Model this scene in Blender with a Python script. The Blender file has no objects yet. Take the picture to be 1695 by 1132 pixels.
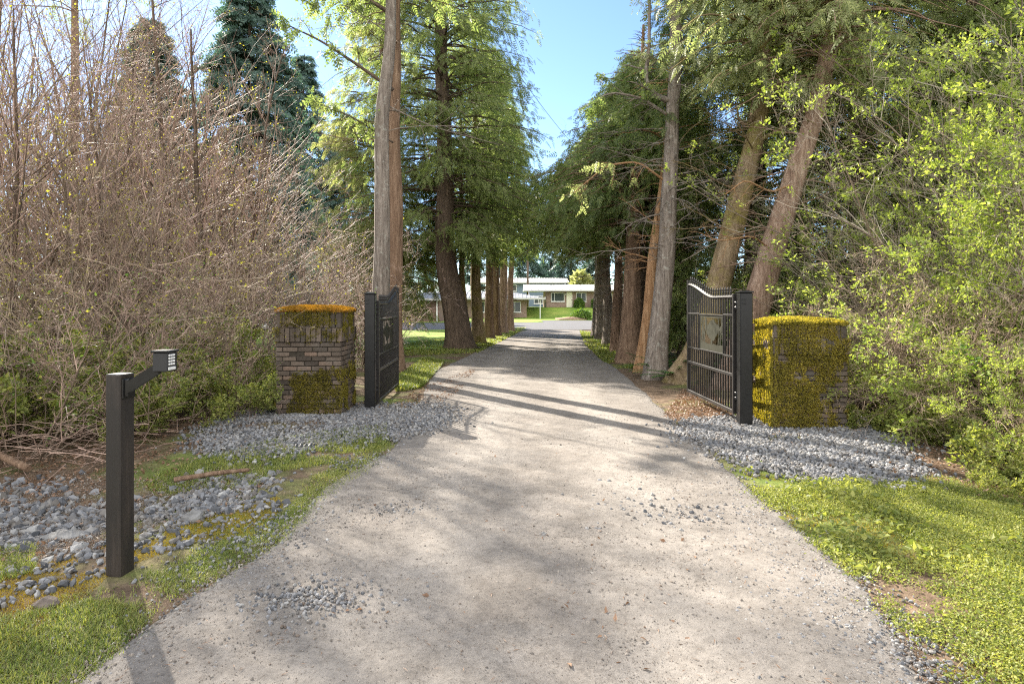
import bpy, math, random
import numpy as np

# ------------------------------------------------------------------ camera, world, sun, exposure
S = bpy.context.scene
COL = S.collection
CAM_H, FPX, HORIZON = 1.6, 1000.0, 506.0          # eye height, focal length and horizon row (in 1695 px wide picture)
cam_d = bpy.data.cameras.new("camera")
cam = bpy.data.objects.new("camera", cam_d); COL.objects.link(cam)
cam.location = (0, 0, CAM_H); cam.rotation_euler = (math.radians(90), 0, 0)
cam_d.sensor_width = 36.0; cam_d.lens = 36.0 * FPX / 1695.0
cam_d.shift_y = -(566.0 - HORIZON) / 1695.0
cam_d.clip_start = 0.05; cam_d.clip_end = 3000
S.camera = cam
SUN_EL, SUN_AZ = math.radians(33.0), math.radians(-38.1)   # azimuth from +Y towards +X
world = bpy.data.worlds.new("World"); S.world = world; world.use_nodes = True
wn, wl = world.node_tree.nodes, world.node_tree.links
bg = wn["Background"]; bg.inputs[1].default_value = 0.075
sky = wn.new("ShaderNodeTexSky"); sky.sky_type = 'NISHITA'; sky.sun_disc = False
sky.sun_elevation = SUN_EL; sky.sun_rotation = SUN_AZ
sky.air_density = 0.8; sky.dust_density = 0.1; sky.ozone_density = 2.8
# cloud in the sky itself: thin wisps plus an added bright fill
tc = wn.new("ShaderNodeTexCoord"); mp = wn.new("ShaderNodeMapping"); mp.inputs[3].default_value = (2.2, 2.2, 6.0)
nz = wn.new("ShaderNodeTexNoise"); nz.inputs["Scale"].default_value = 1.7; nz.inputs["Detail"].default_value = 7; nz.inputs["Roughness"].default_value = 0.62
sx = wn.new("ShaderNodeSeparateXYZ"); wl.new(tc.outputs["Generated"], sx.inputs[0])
def wmath(op, a_, b_=0.0, clamp=False):
    m_ = wn.new("ShaderNodeMath"); m_.operation = op; m_.use_clamp = clamp
    for k_, s_ in ((0, a_), (1, b_)):
        if isinstance(s_, (int, float)): m_.inputs[k_].default_value = s_
        else: wl.new(s_, m_.inputs[k_])
    return m_.outputs[0]
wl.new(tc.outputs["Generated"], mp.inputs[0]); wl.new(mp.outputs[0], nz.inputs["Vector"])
# unseen bright cloud overhead and south, added as neutral fill; thin wisps north
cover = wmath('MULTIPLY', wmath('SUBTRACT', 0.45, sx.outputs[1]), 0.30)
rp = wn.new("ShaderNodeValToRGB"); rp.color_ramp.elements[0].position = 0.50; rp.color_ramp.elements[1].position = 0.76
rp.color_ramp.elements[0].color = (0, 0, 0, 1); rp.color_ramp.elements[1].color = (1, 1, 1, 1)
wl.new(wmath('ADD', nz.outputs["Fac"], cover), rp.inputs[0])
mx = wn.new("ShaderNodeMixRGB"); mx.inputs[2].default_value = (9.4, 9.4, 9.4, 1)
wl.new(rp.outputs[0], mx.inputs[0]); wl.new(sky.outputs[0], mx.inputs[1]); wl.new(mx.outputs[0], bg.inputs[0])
sun_d = bpy.data.lights.new("sun", 'SUN'); sun_d.energy = 5.0; sun_d.angle = math.radians(0.53); sun_d.color = (1.0, 0.92, 0.80)
sun = bpy.data.objects.new("sun", sun_d); COL.objects.link(sun)
sdir = np.array([math.sin(SUN_AZ) * math.cos(SUN_EL), math.cos(SUN_AZ) * math.cos(SUN_EL), math.sin(SUN_EL)])
from mathutils import Vector
sun.rotation_euler = Vector(sdir).to_track_quat('Z', 'Y').to_euler()
sun.location = (-20, 25, 30)
vs = S.view_settings; vs.view_transform = 'Standard'; vs.look = 'None'; vs.gamma = 1.0; vs.exposure = 2.1
S.render.engine = 'CYCLES'
S.cycles.max_bounces = 8; S.cycles.diffuse_bounces = 5; S.cycles.glossy_bounces = 2
S.cycles.transmission_bounces = 4; S.cycles.transparent_max_bounces = 4
S.cycles.caustics_reflective = False; S.cycles.caustics_refractive = False
S.cycles.use_denoising = False
S.cycles.filter_width = 1.2

# ------------------------------------------------------------------ numpy helpers
def rng_(s): return np.random.default_rng(s)
def unit(v): return v / np.maximum(np.linalg.norm(v, axis=-1, keepdims=True), 1e-9)
def hash3(i, j, k, seed):
    h = (i * 374761393 + j * 668265263 + k * 2147483647 + seed * 974634777) & 0xFFFFFFFF
    h = ((h ^ (h >> 13)) * 1274126177) & 0xFFFFFFFF
    h = ((h ^ (h >> 15)) * 2246822519) & 0xFFFFFFFF
    return ((h ^ (h >> 16)) & 0xFFFFFF) / float(0xFFFFFF)
def vnoise(p, seed=0):
    p = np.asarray(p, dtype=np.float64); i = np.floor(p).astype(np.int64); f = p - i; f = f * f * (3 - 2 * f)
    out = 0
    for a in (0, 1):
        for b in (0, 1):
            for c in (0, 1):
                w = (f[..., 0] if a else 1 - f[..., 0]) * (f[..., 1] if b else 1 - f[..., 1]) * (f[..., 2] if c else 1 - f[..., 2])
                out = out + w * hash3(i[..., 0] + a, i[..., 1] + b, i[..., 2] + c, seed)
    return out
def fbm(p, octv=3, seed=0):
    p = np.asarray(p, dtype=np.float64); s = 0; a = 0.5; t = 0
    for o in range(octv):
        s = s + a * vnoise(p * (2 ** o), seed + o * 17); t += a; a *= 0.5
    return s / t
def n2(x, y, sc, octv=3, seed=0):
    x, y = np.broadcast_arrays(np.asarray(x, float), np.asarray(y, float))
    return fbm(np.stack([x * sc, y * sc, np.zeros_like(x) + 0.37], -1), octv, seed)
def sstep(a, b, x):
    t = np.clip((np.asarray(x, float) - a) / (b - a), 0, 1); return t * t * (3 - 2 * t)
def rand_rot(r, n):
    q = unit(r.normal(size=(n, 4))); w, x, y, z = q.T
    return np.stack([1-2*(y*y+z*z), 2*(x*y-z*w), 2*(x*z+y*w), 2*(x*y+z*w), 1-2*(x*x+z*z), 2*(y*z-x*w), 2*(x*z-y*w), 2*(y*z+x*w), 1-2*(x*x+y*y)], -1).reshape(n, 3, 3)

class MB:
    """collects vertices and faces and links them as one mesh object"""
    def __init__(self): self.V = []; self.F = []; self.M = []; self.n = 0; self.SM = []
    def add(self, v, f, mi=0, smooth=False):
        v = np.asarray(v, dtype=np.float32).reshape(-1, 3); f = np.asarray(f, dtype=np.int64)
        if len(f) == 0: return
        self.V.append(v); self.F.append(f + self.n); self.n += len(v)
        self.M.append(np.full(len(f), mi, dtype=np.int32)); self.SM.append(np.full(len(f), smooth, dtype=bool))
    def mesh(self, name, mats):
        me = bpy.data.meshes.new(name)
        V = np.concatenate(self.V); loops = np.concatenate([f.ravel() for f in self.F])
        tot = np.concatenate([np.full(len(f), f.shape[1], dtype=np.int64) for f in self.F])
        st = np.concatenate([[0], np.cumsum(tot)[:-1]])
        me.vertices.add(len(V)); me.vertices.foreach_set("co", V.ravel())
        me.loops.add(len(loops)); me.loops.foreach_set("vertex_index", loops.astype(np.int32))
        me.polygons.add(len(tot)); me.polygons.foreach_set("loop_start", st.astype(np.int32))
        me.polygons.foreach_set("material_index", np.concatenate(self.M))
        me.polygons.foreach_set("use_smooth", np.concatenate(self.SM))
        for m in (mats if isinstance(mats, (list, tuple)) else [mats]): me.materials.append(m)
        me.update(calc_edges=True)
        return me
    def build(self, name, mats, parent=None):
        o = bpy.data.objects.new(name, self.mesh(name, mats)); COL.objects.link(o)
        if parent is not None: o.parent = parent
        return o
    # shapes
    def box(self, c, s, rz=0.0, mi=0, jit=None, taper=1.0):
        hx, hy, hz = np.asarray(s) / 2.0
        v = np.array([[-hx,-hy,-hz],[hx,-hy,-hz],[hx,hy,-hz],[-hx,hy,-hz],[-hx*taper,-hy*taper,hz],[hx*taper,-hy*taper,hz],[hx*taper,hy*taper,hz],[-hx*taper,hy*taper,hz]])
        if jit is not None: v = v + jit
        if rz: cz, sz = math.cos(rz), math.sin(rz); v = v @ np.array([[cz, sz, 0], [-sz, cz, 0], [0, 0, 1]])
        self.add(v + np.asarray(c), [[0,3,2,1],[4,5,6,7],[0,1,5,4],[1,2,6,5],[2,3,7,6],[3,0,4,7]], mi)
    def bbox(self, c, s, rz=0.0, b=0.005, mi=0):
        """box with chamfered edges"""
        hx, hy, hz = np.asarray(s) / 2.0; b = min(b, hx * .9, hy * .9, hz * .9)
        ring = lambda i, z: [[-hx+i,-hy+b+0*i,z],[-hx+b,-hy+i,z],[hx-b,-hy+i,z],[hx-i,-hy+b,z],[hx-i,hy-b,z],[hx-b,hy-i,z],[-hx+b,hy-i,z],[-hx+i,hy-b,z]]
        v = np.array(ring(b, -hz) + ring(0, -hz+b) + ring(0, hz-b) + ring(b, hz))
        if rz: cz, sz = math.cos(rz), math.sin(rz); v = v @ np.array([[cz, sz, 0], [-sz, cz, 0], [0, 0, 1]])
        v = v + np.asarray(c)
        f = [[k*8+i, k*8+(i+1)%8, (k+1)*8+(i+1)%8, (k+1)*8+i] for k in range(3) for i in range(8)]
        base = self.n
        self.add(v, f, mi)
        self.F.append(np.array([[base+i for i in range(7, -1, -1)], [base+24+i for i in range(8)]])); self.M.append(np.full(2, mi, np.int32)); self.SM.append(np.zeros(2, bool))
    def tubes(self, P, R, sides=5, mi=0, smooth=True, rmod=None, caps=False):
        """P (N,K,3) paths, R (N,K) radii"""
        P = np.asarray(P, float); R = np.asarray(R, float)
        if P.ndim == 2: P = P[None]; R = R[None]
        N, K, _ = P.shape
        T = unit(np.gradient(P, axis=1)); mt = unit(T.mean(1))
        ref = np.where(np.abs(mt[:, 2:3]) > 0.75, np.array([[1.0, 0, 0]]), np.array([[0, 0, 1.0]]))[:, None, :]
        U = unit(np.cross(T, ref)); W = np.cross(T, U)
        a = np.linspace(0, 2 * np.pi, sides, endpoint=False)
        rr = R[..., None] if rmod is None else R[..., None] * rmod
        V = P[:, :, None, :] + (U[:, :, None, :] * np.cos(a)[:, None] + W[:, :, None, :] * np.sin(a)[:, None]) * rr[..., None]
        idx = np.arange(N * K * sides).reshape(N, K, sides); nx = np.roll(idx, -1, axis=2)
        F = np.stack([idx[:, :-1], idx[:, 1:], nx[:, 1:], nx[:, :-1]], -1).reshape(-1, 4)
        base = self.n
        self.add(V, F, mi, smooth)
        if caps:
            for n in range(N):
                for kk, rev in ((0, False), (K - 1, True)):
                    r = idx[n, kk] + base
                    self.F.append(np.array([r if not rev else r[::-1]])); self.M.append(np.array([mi], np.int32)); self.SM.append(np.array([False]))
    def inst(self, TV, TF, M, pos, mi=0, smooth=False):
        """template vertices TV (n,3), faces TF at matrices M (N,3,3) (columns = axes) and pos (N,3)"""
        V = np.einsum('nij,kj->nki', M, TV) + pos[:, None, :]
        F = (np.asarray(TF)[None] + (np.arange(len(pos)) * len(TV))[:, None, None]).reshape(-1, np.asarray(TF).shape[1])
        self.add(V, F, mi, smooth)
    def lathe(self, prof, c, sides=16, mi=0, axis='z', smooth=True):
        prof = np.array(prof, float); a = np.linspace(0, 2*np.pi, sides, endpoint=False)
        v = np.stack([prof[:, 0:1]*np.cos(a), prof[:, 0:1]*np.sin(a), np.repeat(prof[:, 1:2], sides, 1)], -1)
        if axis == 'y': v = v[..., [0, 2, 1]]
        if axis == 'x': v = v[..., [2, 0, 1]]
        K = len(prof); idx = np.arange(K*sides).reshape(K, sides); nx = np.roll(idx, -1, 1)
        self.add(v.reshape(-1, 3) + np.asarray(c), np.stack([idx[:-1], nx[:-1], nx[1:], idx[1:]], -1).reshape(-1, 4), mi, smooth)

def tag(o, label=None, cat=None, group=None, kind=None):
    if label: o["label"] = label
    if cat: o["category"] = cat
    if group: o["group"] = group
    if kind: o["kind"] = kind
    return o
def thing(name, label, cat, loc=(0, 0, 0), rz=0.0, group=None):
    o = bpy.data.objects.new(name, None); COL.objects.link(o); o.empty_display_size = 0.2
    o.location = [float(v) for v in loc]; o.rotation_euler = (0, 0, rz)
    return tag(o, label, cat, group)
def dup(root, loc, rz=0.0, sc=1.0, label=None, group=None, mats=None):
    r = root.copy(); COL.objects.link(r); r.location = [float(v) for v in loc]; r.rotation_euler = (0, 0, rz)
    r.scale = (sc, sc, sc) if np.isscalar(sc) else sc
    if label: r["label"] = label
    if group: r["group"] = group
    for ch in list(root.children):
        c = ch.copy(); COL.objects.link(c); c.parent = r
        for g in ch.children:
            d = g.copy(); COL.objects.link(d); d.parent = c
    return r

# ------------------------------------------------------------------ materials
def mat_new(name):
    m = bpy.data.materials.new(name); m.use_nodes = True
    nt = m.node_tree; return m, nt.nodes, nt.links, nt.nodes["Principled BSDF"]
def ramp(n, l, src, stops):
    r = n.new("ShaderNodeValToRGB"); e = r.color_ramp.elements
    while len(e) < len(stops): e.new(0.5)
    for k, (p, c) in enumerate(stops): e[k].position = p; e[k].color = (*c, 1)
    l.new(src, r.inputs[0]); return r.outputs[0]
def noise(n, l, scale, detail=4, rough=0.55, vec=None, dist=0.0):
    t = n.new("ShaderNodeTexNoise"); t.inputs["Scale"].default_value = scale; t.inputs["Detail"].default_value = detail
    t.inputs["Roughness"].default_value = rough; t.inputs["Distortion"].default_value = dist
    if vec is not None: l.new(vec, t.inputs["Vector"])
    return t.outputs["Fac"]
def coords(n, l, scale=(1, 1, 1), which="Object"):
    t = n.new("ShaderNodeTexCoord"); m = n.new("ShaderNodeMapping"); m.inputs[3].default_value = scale
    l.new(t.outputs[which], m.inputs[0]); return m.outputs[0]
def world_pos(n, l, scale=(1, 1, 1)):
    t = n.new("ShaderNodeNewGeometry"); m = n.new("ShaderNodeMapping"); m.inputs[3].default_value = scale
    l.new(t.outputs["Position"], m.inputs[0]); return m.outputs[0]
def mixc(n, l, fac, a, b, mode='MIX'):
    m = n.new("ShaderNodeMixRGB"); m.blend_type = mode
    for k, s in ((0, fac), (1, a), (2, b)):
        if isinstance(s, (int, float)): m.inputs[k].default_value = s
        elif isinstance(s, tuple): m.inputs[k].default_value = (*s, 1)
        else: l.new(s, m.inputs[k])
    return m.outputs[0]
def math_(n, l, op, a, b=0.0, clamp=False):
    m = n.new("ShaderNodeMath"); m.operation = op; m.use_clamp = clamp
    for k, s in ((0, a), (1, b)):
        if isinstance(s, (int, float)): m.inputs[k].default_value = s
        else: l.new(s, m.inputs[k])
    return m.outputs[0]
def bump(n, l, h, strength=0.5, dist=0.02, prev=None):
    b = n.new("ShaderNodeBump"); b.inputs["Strength"].default_value = strength; b.inputs["Distance"].default_value = dist
    l.new(h, b.inputs["Height"])
    if prev is not None: l.new(prev, b.inputs["Normal"])
    return b.outputs[0]
def spec(p, rough, s=0.3, metal=0.0):
    p.inputs["Roughness"].default_value = rough; p.inputs["Specular IOR Level"].default_value = s; p.inputs["Metallic"].default_value = metal

def mat_leaf(name, cols, trans=0.45, tcol=None, clump=0.8, rough=0.5, sp=0.3, tgain=1.0):
    """leaf: three colours from dark to light picked per leaf and by clump; light also passes through"""
    m, n, l, p = mat_new(name)
    g = n.new("ShaderNodeNewGeometry"); cn = noise(n, l, clump, 3, vec=coords(n, l))
    f = math_(n, l, 'ADD', math_(n, l, 'MULTIPLY', g.outputs["Random Per Island"], 0.8), math_(n, l, 'MULTIPLY', cn, 1.0))
    f = math_(n, l, 'ADD', f, -0.28)
    c = ramp(n, l, f, [(0.0, cols[0]), (0.5, cols[1]), (1.0, cols[2])])
    l.new(c, p.inputs["Base Color"]); spec(p, rough, sp)
    t = n.new("ShaderNodeBsdfTranslucent")
    tc_ = mixc(n, l, 1.0, c, tcol or (0.95, 1.0, 0.75), 'MULTIPLY')
    hv = n.new("ShaderNodeHueSaturation"); hv.inputs["Value"].default_value = 1.5 * tgain; hv.inputs["Saturation"].default_value = 1.05
    l.new(tc_, hv.inputs["Color"]); l.new(hv.outputs[0], t.inputs[0])
    ms = n.new("ShaderNodeMixShader"); ms.inputs[0].default_value = trans
    l.new(p.outputs[0], ms.inputs[1]); l.new(t.outputs[0], ms.inputs[2]); l.new(ms.outputs[0], n["Material Output"].inputs[0])
    return m
def mat_bark(name, dark, mid, light, moss=0.0, lichen=0.0, vs_=1.0):
    m, n, l, p = mat_new(name)
    v = coords(n, l, (14 * vs_, 14 * vs_, 1.6 * vs_)); a = noise(n, l, 1.0, 6, 0.65, v, 0.6)
    v2 = coords(n, l, (1.2, 1.2, 0.7)); b = noise(n, l, 1.3, 3, 0.6, v2)
    a2 = noise(n, l, 1.0, 4, 0.7, coords(n, l, (34 * vs_, 34 * vs_, 2.6 * vs_)), 0.3)
    a = math_(n, l, 'ADD', math_(n, l, 'MULTIPLY', a, 0.6), math_(n, l, 'MULTIPLY', a2, 0.4))
    c = ramp(n, l, a, [(0.36, dark), (0.5, mid), (0.64, light)])
    c = mixc(n, l, math_(n, l, 'MULTIPLY', b, 0.5), c, mixc(n, l, 0.5, c, light))
    if lichen:
        lf = noise(n, l, 9.0, 4, 0.7, coords(n, l)); lf = ramp(n, l, lf, [(0.56, (0, 0, 0)), (0.66, (1, 1, 1))])
        c = mixc(n, l, math_(n, l, 'MULTIPLY', lf, lichen), c, (0.38, 0.38, 0.33))
    if moss:
        mf = noise(n, l, 1.6, 5, 0.7, coords(n, l)); mf = ramp(n, l, mf, [(0.45, (0, 0, 0)), (0.62, (1, 1, 1))])
        c = mixc(n, l, math_(n, l, 'MULTIPLY', mf, moss), c, (0.20, 0.17, 0.04))
    l.new(c, p.inputs["Base Color"]); spec(p, 0.9, 0.15)
    l.new(bump(n, l, a, 1.0, 0.07), p.inputs["Normal"])
    return m
def mat_twig(name, dark, light):
    m, n, l, p = mat_new(name)
    g = n.new("ShaderNodeNewGeometry"); b = noise(n, l, 3.0, 3, vec=coords(n, l))
    f = math_(n, l, 'ADD', math_(n, l, 'MULTIPLY', g.outputs["Random Per Island"], 0.6), math_(n, l, 'MULTIPLY', b, 0.5))
    l.new(ramp(n, l, f, [(0.15, dark), (0.9, light)]), p.inputs["Base Color"]); spec(p, 0.6, 0.35)
    return m
def mat_plain(name, col, rough=0.6, sp=0.4, metal=0.0, var=0.0, vscale=6.0, bmp=0.0):
    m, n, l, p = mat_new(name); spec(p, rough, sp, metal)
    if var or bmp:
        a = noise(n, l, vscale, 5, 0.6, coords(n, l))
        lo = tuple(max(0, c * (1 - var)) for c in col); hi = tuple(c * (1 + var) for c in col)
        l.new(ramp(n, l, a, [(0.3, lo), (0.7, hi)]), p.inputs["Base Color"])
        if bmp: l.new(bump(n, l, a, bmp, 0.01), p.inputs["Normal"])
    else: p.inputs["Base Color"].default_value = (*col, 1)
    return m
def mat_stone(name, cols):
    m, n, l, p = mat_new(name); g = n.new("ShaderNodeNewGeometry")
    a = noise(n, l, 40, 4, 0.6, coords(n, l))
    c = ramp(n, l, g.outputs["Random Per Island"], [(k / (len(cols) - 1), cc) for k, cc in enumerate(cols)])
    c = mixc(n, l, 1.0, c, ramp(n, l, a, [(0.2, (0.72, 0.72, 0.72)), (0.8, (1.2, 1.2, 1.2))]), 'MULTIPLY')
    l.new(c, p.inputs["Base Color"]); spec(p, 0.8, 0.3)
    return m

M = {}
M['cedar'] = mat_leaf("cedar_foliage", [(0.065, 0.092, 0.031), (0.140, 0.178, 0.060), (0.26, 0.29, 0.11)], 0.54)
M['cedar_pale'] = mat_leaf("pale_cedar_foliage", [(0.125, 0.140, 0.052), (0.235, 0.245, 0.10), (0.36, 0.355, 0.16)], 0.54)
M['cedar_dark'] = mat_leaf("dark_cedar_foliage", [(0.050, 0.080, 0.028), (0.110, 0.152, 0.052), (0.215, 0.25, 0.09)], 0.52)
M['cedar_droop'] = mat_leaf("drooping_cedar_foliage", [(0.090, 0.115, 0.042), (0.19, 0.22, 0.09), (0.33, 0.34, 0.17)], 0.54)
M['spruce'] = mat_leaf("spruce_foliage", [(0.034, 0.066, 0.056), (0.068, 0.112, 0.094), (0.115, 0.165, 0.130)], 0.3, (0.8, 1.0, 0.7))
M['new_leaf'] = mat_leaf("fresh_leaf", [(0.12, 0.175, 0.035), (0.235, 0.30, 0.065), (0.38, 0.42, 0.12)], 0.48, (1, 1, 0.65), 1.2)
M['bud'] = mat_leaf("leaf_bud", [(0.16, 0.17, 0.03), (0.30, 0.29, 0.06), (0.45, 0.42, 0.10)], 0.5, (1, 1, 0.5), 1.0)
M['under_leaf'] = mat_leaf("undergrowth_leaf", [(0.035, 0.075, 0.018), (0.08, 0.145, 0.03), (0.16, 0.24, 0.05)], 0.4, (1, 1, 0.45), 1.5)
M['cover_leaf'] = mat_leaf("ground_cover_leaf", [(0.065, 0.09, 0.022), (0.16, 0.195, 0.048), (0.33, 0.335, 0.10)], 0.44, (1, 1, 0.6), 2.6)
M['grass'] = mat_leaf("grass_blade", [(0.055, 0.092, 0.020), (0.145, 0.19, 0.045), (0.34, 0.335, 0.11)], 0.44, (1, 1, 0.6), 2.0)
M['moss'] = mat_leaf("moss", [(0.050, 0.050, 0.013), (0.145, 0.130, 0.026), (0.29, 0.24, 0.046)], 0.38, (1, 0.95, 0.45), 7.0, 0.8, 0.1)
M['moss_orange'] = mat_leaf("orange_moss", [(0.12, 0.078, 0.014), (0.26, 0.155, 0.026), (0.42, 0.22, 0.05)], 0.38, (1, 0.88, 0.45), 4.0, 0.8, 0.1)
M['moss_ground'] = mat_leaf("ground_moss", [(0.14, 0.11, 0.02), (0.27, 0.19, 0.03), (0.36, 0.29, 0.05)], 0.35, (1, 0.9, 0.35), 3.0, 0.8, 0.1)
M['fern'] = mat_leaf("fern_frond", [(0.02, 0.06, 0.02), (0.045, 0.10, 0.03), (0.09, 0.16, 0.04)], 0.35)
M['dead'] = mat_leaf("dead_leaf", [(0.09, 0.05, 0.03), (0.17, 0.10, 0.06), (0.28, 0.18, 0.12)], 0.15, (1, 0.8, 0.5), 5.0)
M['bark_gray'] = mat_bark("gray_bark", (0.070, 0.056, 0.046), (0.175, 0.145, 0.120), (0.31, 0.265, 0.225), 0, 0.5)
M['bark_brown'] = mat_bark("brown_bark", (0.075, 0.045, 0.030), (0.18, 0.115, 0.075), (0.30, 0.21, 0.145))
M['bark_red'] = mat_bark("reddish_bark", (0.10, 0.058, 0.038), (0.23, 0.15, 0.105), (0.40, 0.295, 0.225))
M['bark_dark'] = mat_bark("dark_bark", (0.035, 0.026, 0.020), (0.085, 0.062, 0.045), (0.17, 0.125, 0.09))
M['bark_moss'] = mat_bark("mossy_bark", (0.09, 0.06, 0.035), (0.20, 0.145, 0.085), (0.34, 0.26, 0.17), 0.8)
M['bark_orange'] = mat_bark("orange_bark", (0.13, 0.065, 0.03), (0.30, 0.165, 0.08), (0.44, 0.29, 0.17))
M['twig_tan'] = mat_twig("tan_twig", (0.10, 0.060, 0.044), (0.52, 0.365, 0.285))
M['twig_pink'] = mat_twig("pinkish_twig", (0.30, 0.20, 0.165), (0.70, 0.54, 0.46))
M['twig_bramble'] = mat_twig("bramble_twig", (0.13, 0.088, 0.062), (0.50, 0.38, 0.28))
M['twig_dark'] = mat_twig("dark_twig", (0.075, 0.052, 0.035), (0.22, 0.165, 0.12))
M['twig_olive'] = mat_twig("olive_twig", (0.10, 0.070, 0.040), (0.44, 0.335, 0.225))
M['twig_pale'] = mat_twig("pale_twig", (0.17, 0.14, 0.10), (0.44, 0.38, 0.30))
M['gravel'] = mat_stone("gravel_stone", [(0.055, 0.057, 0.062), (0.12, 0.123, 0.130), (0.20, 0.202, 0.21), (0.115, 0.103, 0.090), (0.31, 0.305, 0.295)])
M['pebble'] = mat_stone("road_pebble", [(0.085, 0.075, 0.068), (0.16, 0.14, 0.12), (0.26, 0.225, 0.19), (0.12, 0.09, 0.07), (0.34, 0.31, 0.27)])
M['black_paint'] = mat_plain("black_painted_metal", (0.010, 0.010, 0.010), 0.3, 0.3, 0, 0.25, 20)
M['gate_paint'] = mat_plain("black_gate_metal", (0.018, 0.016, 0.015), 0.4, 0.35, 0, 0.3, 14)
M['gate_panel'] = mat_plain("cut_metal_panel", (0.034, 0.034, 0.025), 0.7, 0.05, 0.0, 0.2, 14)
M['plastic'] = mat_plain("black_plastic", (0.018, 0.018, 0.019), 0.5, 0.4)
M['button'] = mat_plain("pale_buttons", (0.62, 0.62, 0.60), 0.5, 0.4)

# ------------------------------------------------------------------ ground shape
YK = np.array([-6, 2.5, 3.4, 4.1, 5.4, 6.7, 8.5, 10.7, 15, 20.8, 27, 35.6, 41])
LK = np.array([-2.1, -1.94, -1.83, -1.66, -1.72, -1.42, -1.40, -1.65, -1.95, -1.30, -0.55, 0.35, 1.2])
RK = np.array([1.5, 1.82, 2.06, 2.10, 2.13, 2.22, 2.30, 2.50, 2.70, 2.95, 3.4, 4.1, 4.9])
def road_d(x, y):
    """signed distance into the driveway across its width"""
    return np.minimum(x - np.interp(y, YK, LK), np.interp(y, YK, RK) - x)
def zg(x, y):
    x = np.asarray(x, float); y = np.asarray(y, float)
    z = 1.35 * sstep(73, 80, y)
    off = sstep(-0.1, 0.7, -road_d(x, y))
    z = z + off * (n2(x, y, 0.9, 3, 5) - 0.5) * 0.10 * sstep(70, 30, y)
    z = z + (n2(x, y, 2.4, 3, 9) - 0.5) * 0.022 * sstep(40, 15, y)
    z = z + 0.07 * np.exp(-((x + 3.0) / 1.25) ** 2 - ((y - 8.0) / 0.8) ** 2)
    z = z + 0.06 * np.exp(-((x - 3.7) / 0.95) ** 2 - ((y - 6.75) / 0.7) ** 2)
    z = z - 0.16 * np.exp(-((x + 3.4) / 1.0) ** 2 - ((y - 5.0) / 0.9) ** 2)
    z = z - 0.03 * sstep(0.5, 0.0, np.abs(road_d(x, y))) * sstep(40, 20, y) * 0.5
    return z
def G(px, py):
    """ground point seen at picture position (1695 x 1132)"""
    D = CAM_H * FPX / (np.asarray(py, float) - HORIZON); return (np.asarray(px, float) - 848) * D / FPX, D
def grid_mesh(mb, xs, ys, dz=0.0, mask=None, extra=None):
    X, Y = np.meshgrid(xs, ys); Z = zg(X, Y) + dz
    if extra is not None: Z = Z + extra(X, Y)
    nx_, ny_ = len(xs), len(ys); idx = np.arange(nx_ * ny_).reshape(ny_, nx_)
    F = np.stack([idx[:-1, :-1], idx[:-1, 1:], idx[1:, 1:], idx[1:, :-1]], -1).reshape(-1, 4)
    mb.add(np.stack([X, Y, Z], -1), F, 0, True)

# ground material: soil and litter, mossy and grassy in patches
m, n, l, p = mat_new("woodland_ground"); M['ground'] = m
v = world_pos(n, l); a = noise(n, l, 0.55, 5, 0.6, v); b = noise(n, l, 6.0, 6, 0.7, v); c_ = noise(n, l, 60.0, 3, 0.7, v)
soil = ramp(n, l, b, [(0.25, (0.055, 0.038, 0.026)), (0.5, (0.12, 0.085, 0.058)), (0.75, (0.21, 0.155, 0.11))])
green = ramp(n, l, b, [(0.25, (0.05, 0.075, 0.02)), (0.55, (0.12, 0.155, 0.035)), (0.8, (0.24, 0.23, 0.06))])
c = mixc(n, l, ramp(n, l, a, [(0.48, (0, 0, 0)), (0.62, (1, 1, 1))]), soil, green)
c = mixc(n, l, 1.0, c, ramp(n, l, c_, [(0.2, (0.6, 0.6, 0.6)), (0.8, (1.35, 1.35, 1.35))]), 'MULTIPLY')
l.new(c, p.inputs["Base Color"]); spec(p, 0.95, 0.1)
l.new(bump(n, l, b, 0.7, 0.04, bump(n, l, c_, 0.6, 0.01)), p.inputs["Normal"])
# driveway material: pale compacted grit with grey and brown specks
m, n, l, p = mat_new("compacted_grit"); M['drive'] = m
v = world_pos(n, l)
a = noise(n, l, 0.45, 5, 0.6, v, 0.4); b = noise(n, l, 1.7, 7, 0.72, v, 0.5); f1 = noise(n, l, 30.0, 5, 0.8, v); f2 = noise(n, l, 95.0, 3, 0.7, v); f3 = noise(n, l, 9.0, 6, 0.8, v, 0.5)
c = ramp(n, l, b, [(0.25, (0.092, 0.084, 0.076)), (0.5, (0.166, 0.153, 0.139)), (0.75, (0.235, 0.217, 0.198))])
c = mixc(n, l, math_(n, l, 'MULTIPLY', ramp(n, l, a, [(0.50, (0, 0, 0)), (0.68, (1, 1, 1))]), 0.6), c, (0.150, 0.134, 0.120))
at1 = n.new("ShaderNodeAttribute"); at1.attribute_name = "track"; at2 = n.new("ShaderNodeAttribute"); at2.attribute_name = "grit"
c = mixc(n, l, math_(n, l, 'MULTIPLY', at1.outputs["Fac"], 0.8), c, (0.235, 0.219, 0.200))
gcol = ramp(n, l, noise(n, l, 55.0, 3, 0.8, v), [(0.3, (0.05, 0.05, 0.05)), (0.5, (0.15, 0.145, 0.14)), (0.7, (0.30, 0.29, 0.275))])
c = mixc(n, l, math_(n, l, 'MULTIPLY', at2.outputs["Fac"], 0.75), c, gcol)
c = mixc(n, l, 1.0, c, ramp(n, l, f3, [(0.30, (0.74, 0.72, 0.70)), (0.5, (1.0, 0.99, 0.98)), (0.7, (1.12, 1.11, 1.10))]), 'MULTIPLY')
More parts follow.
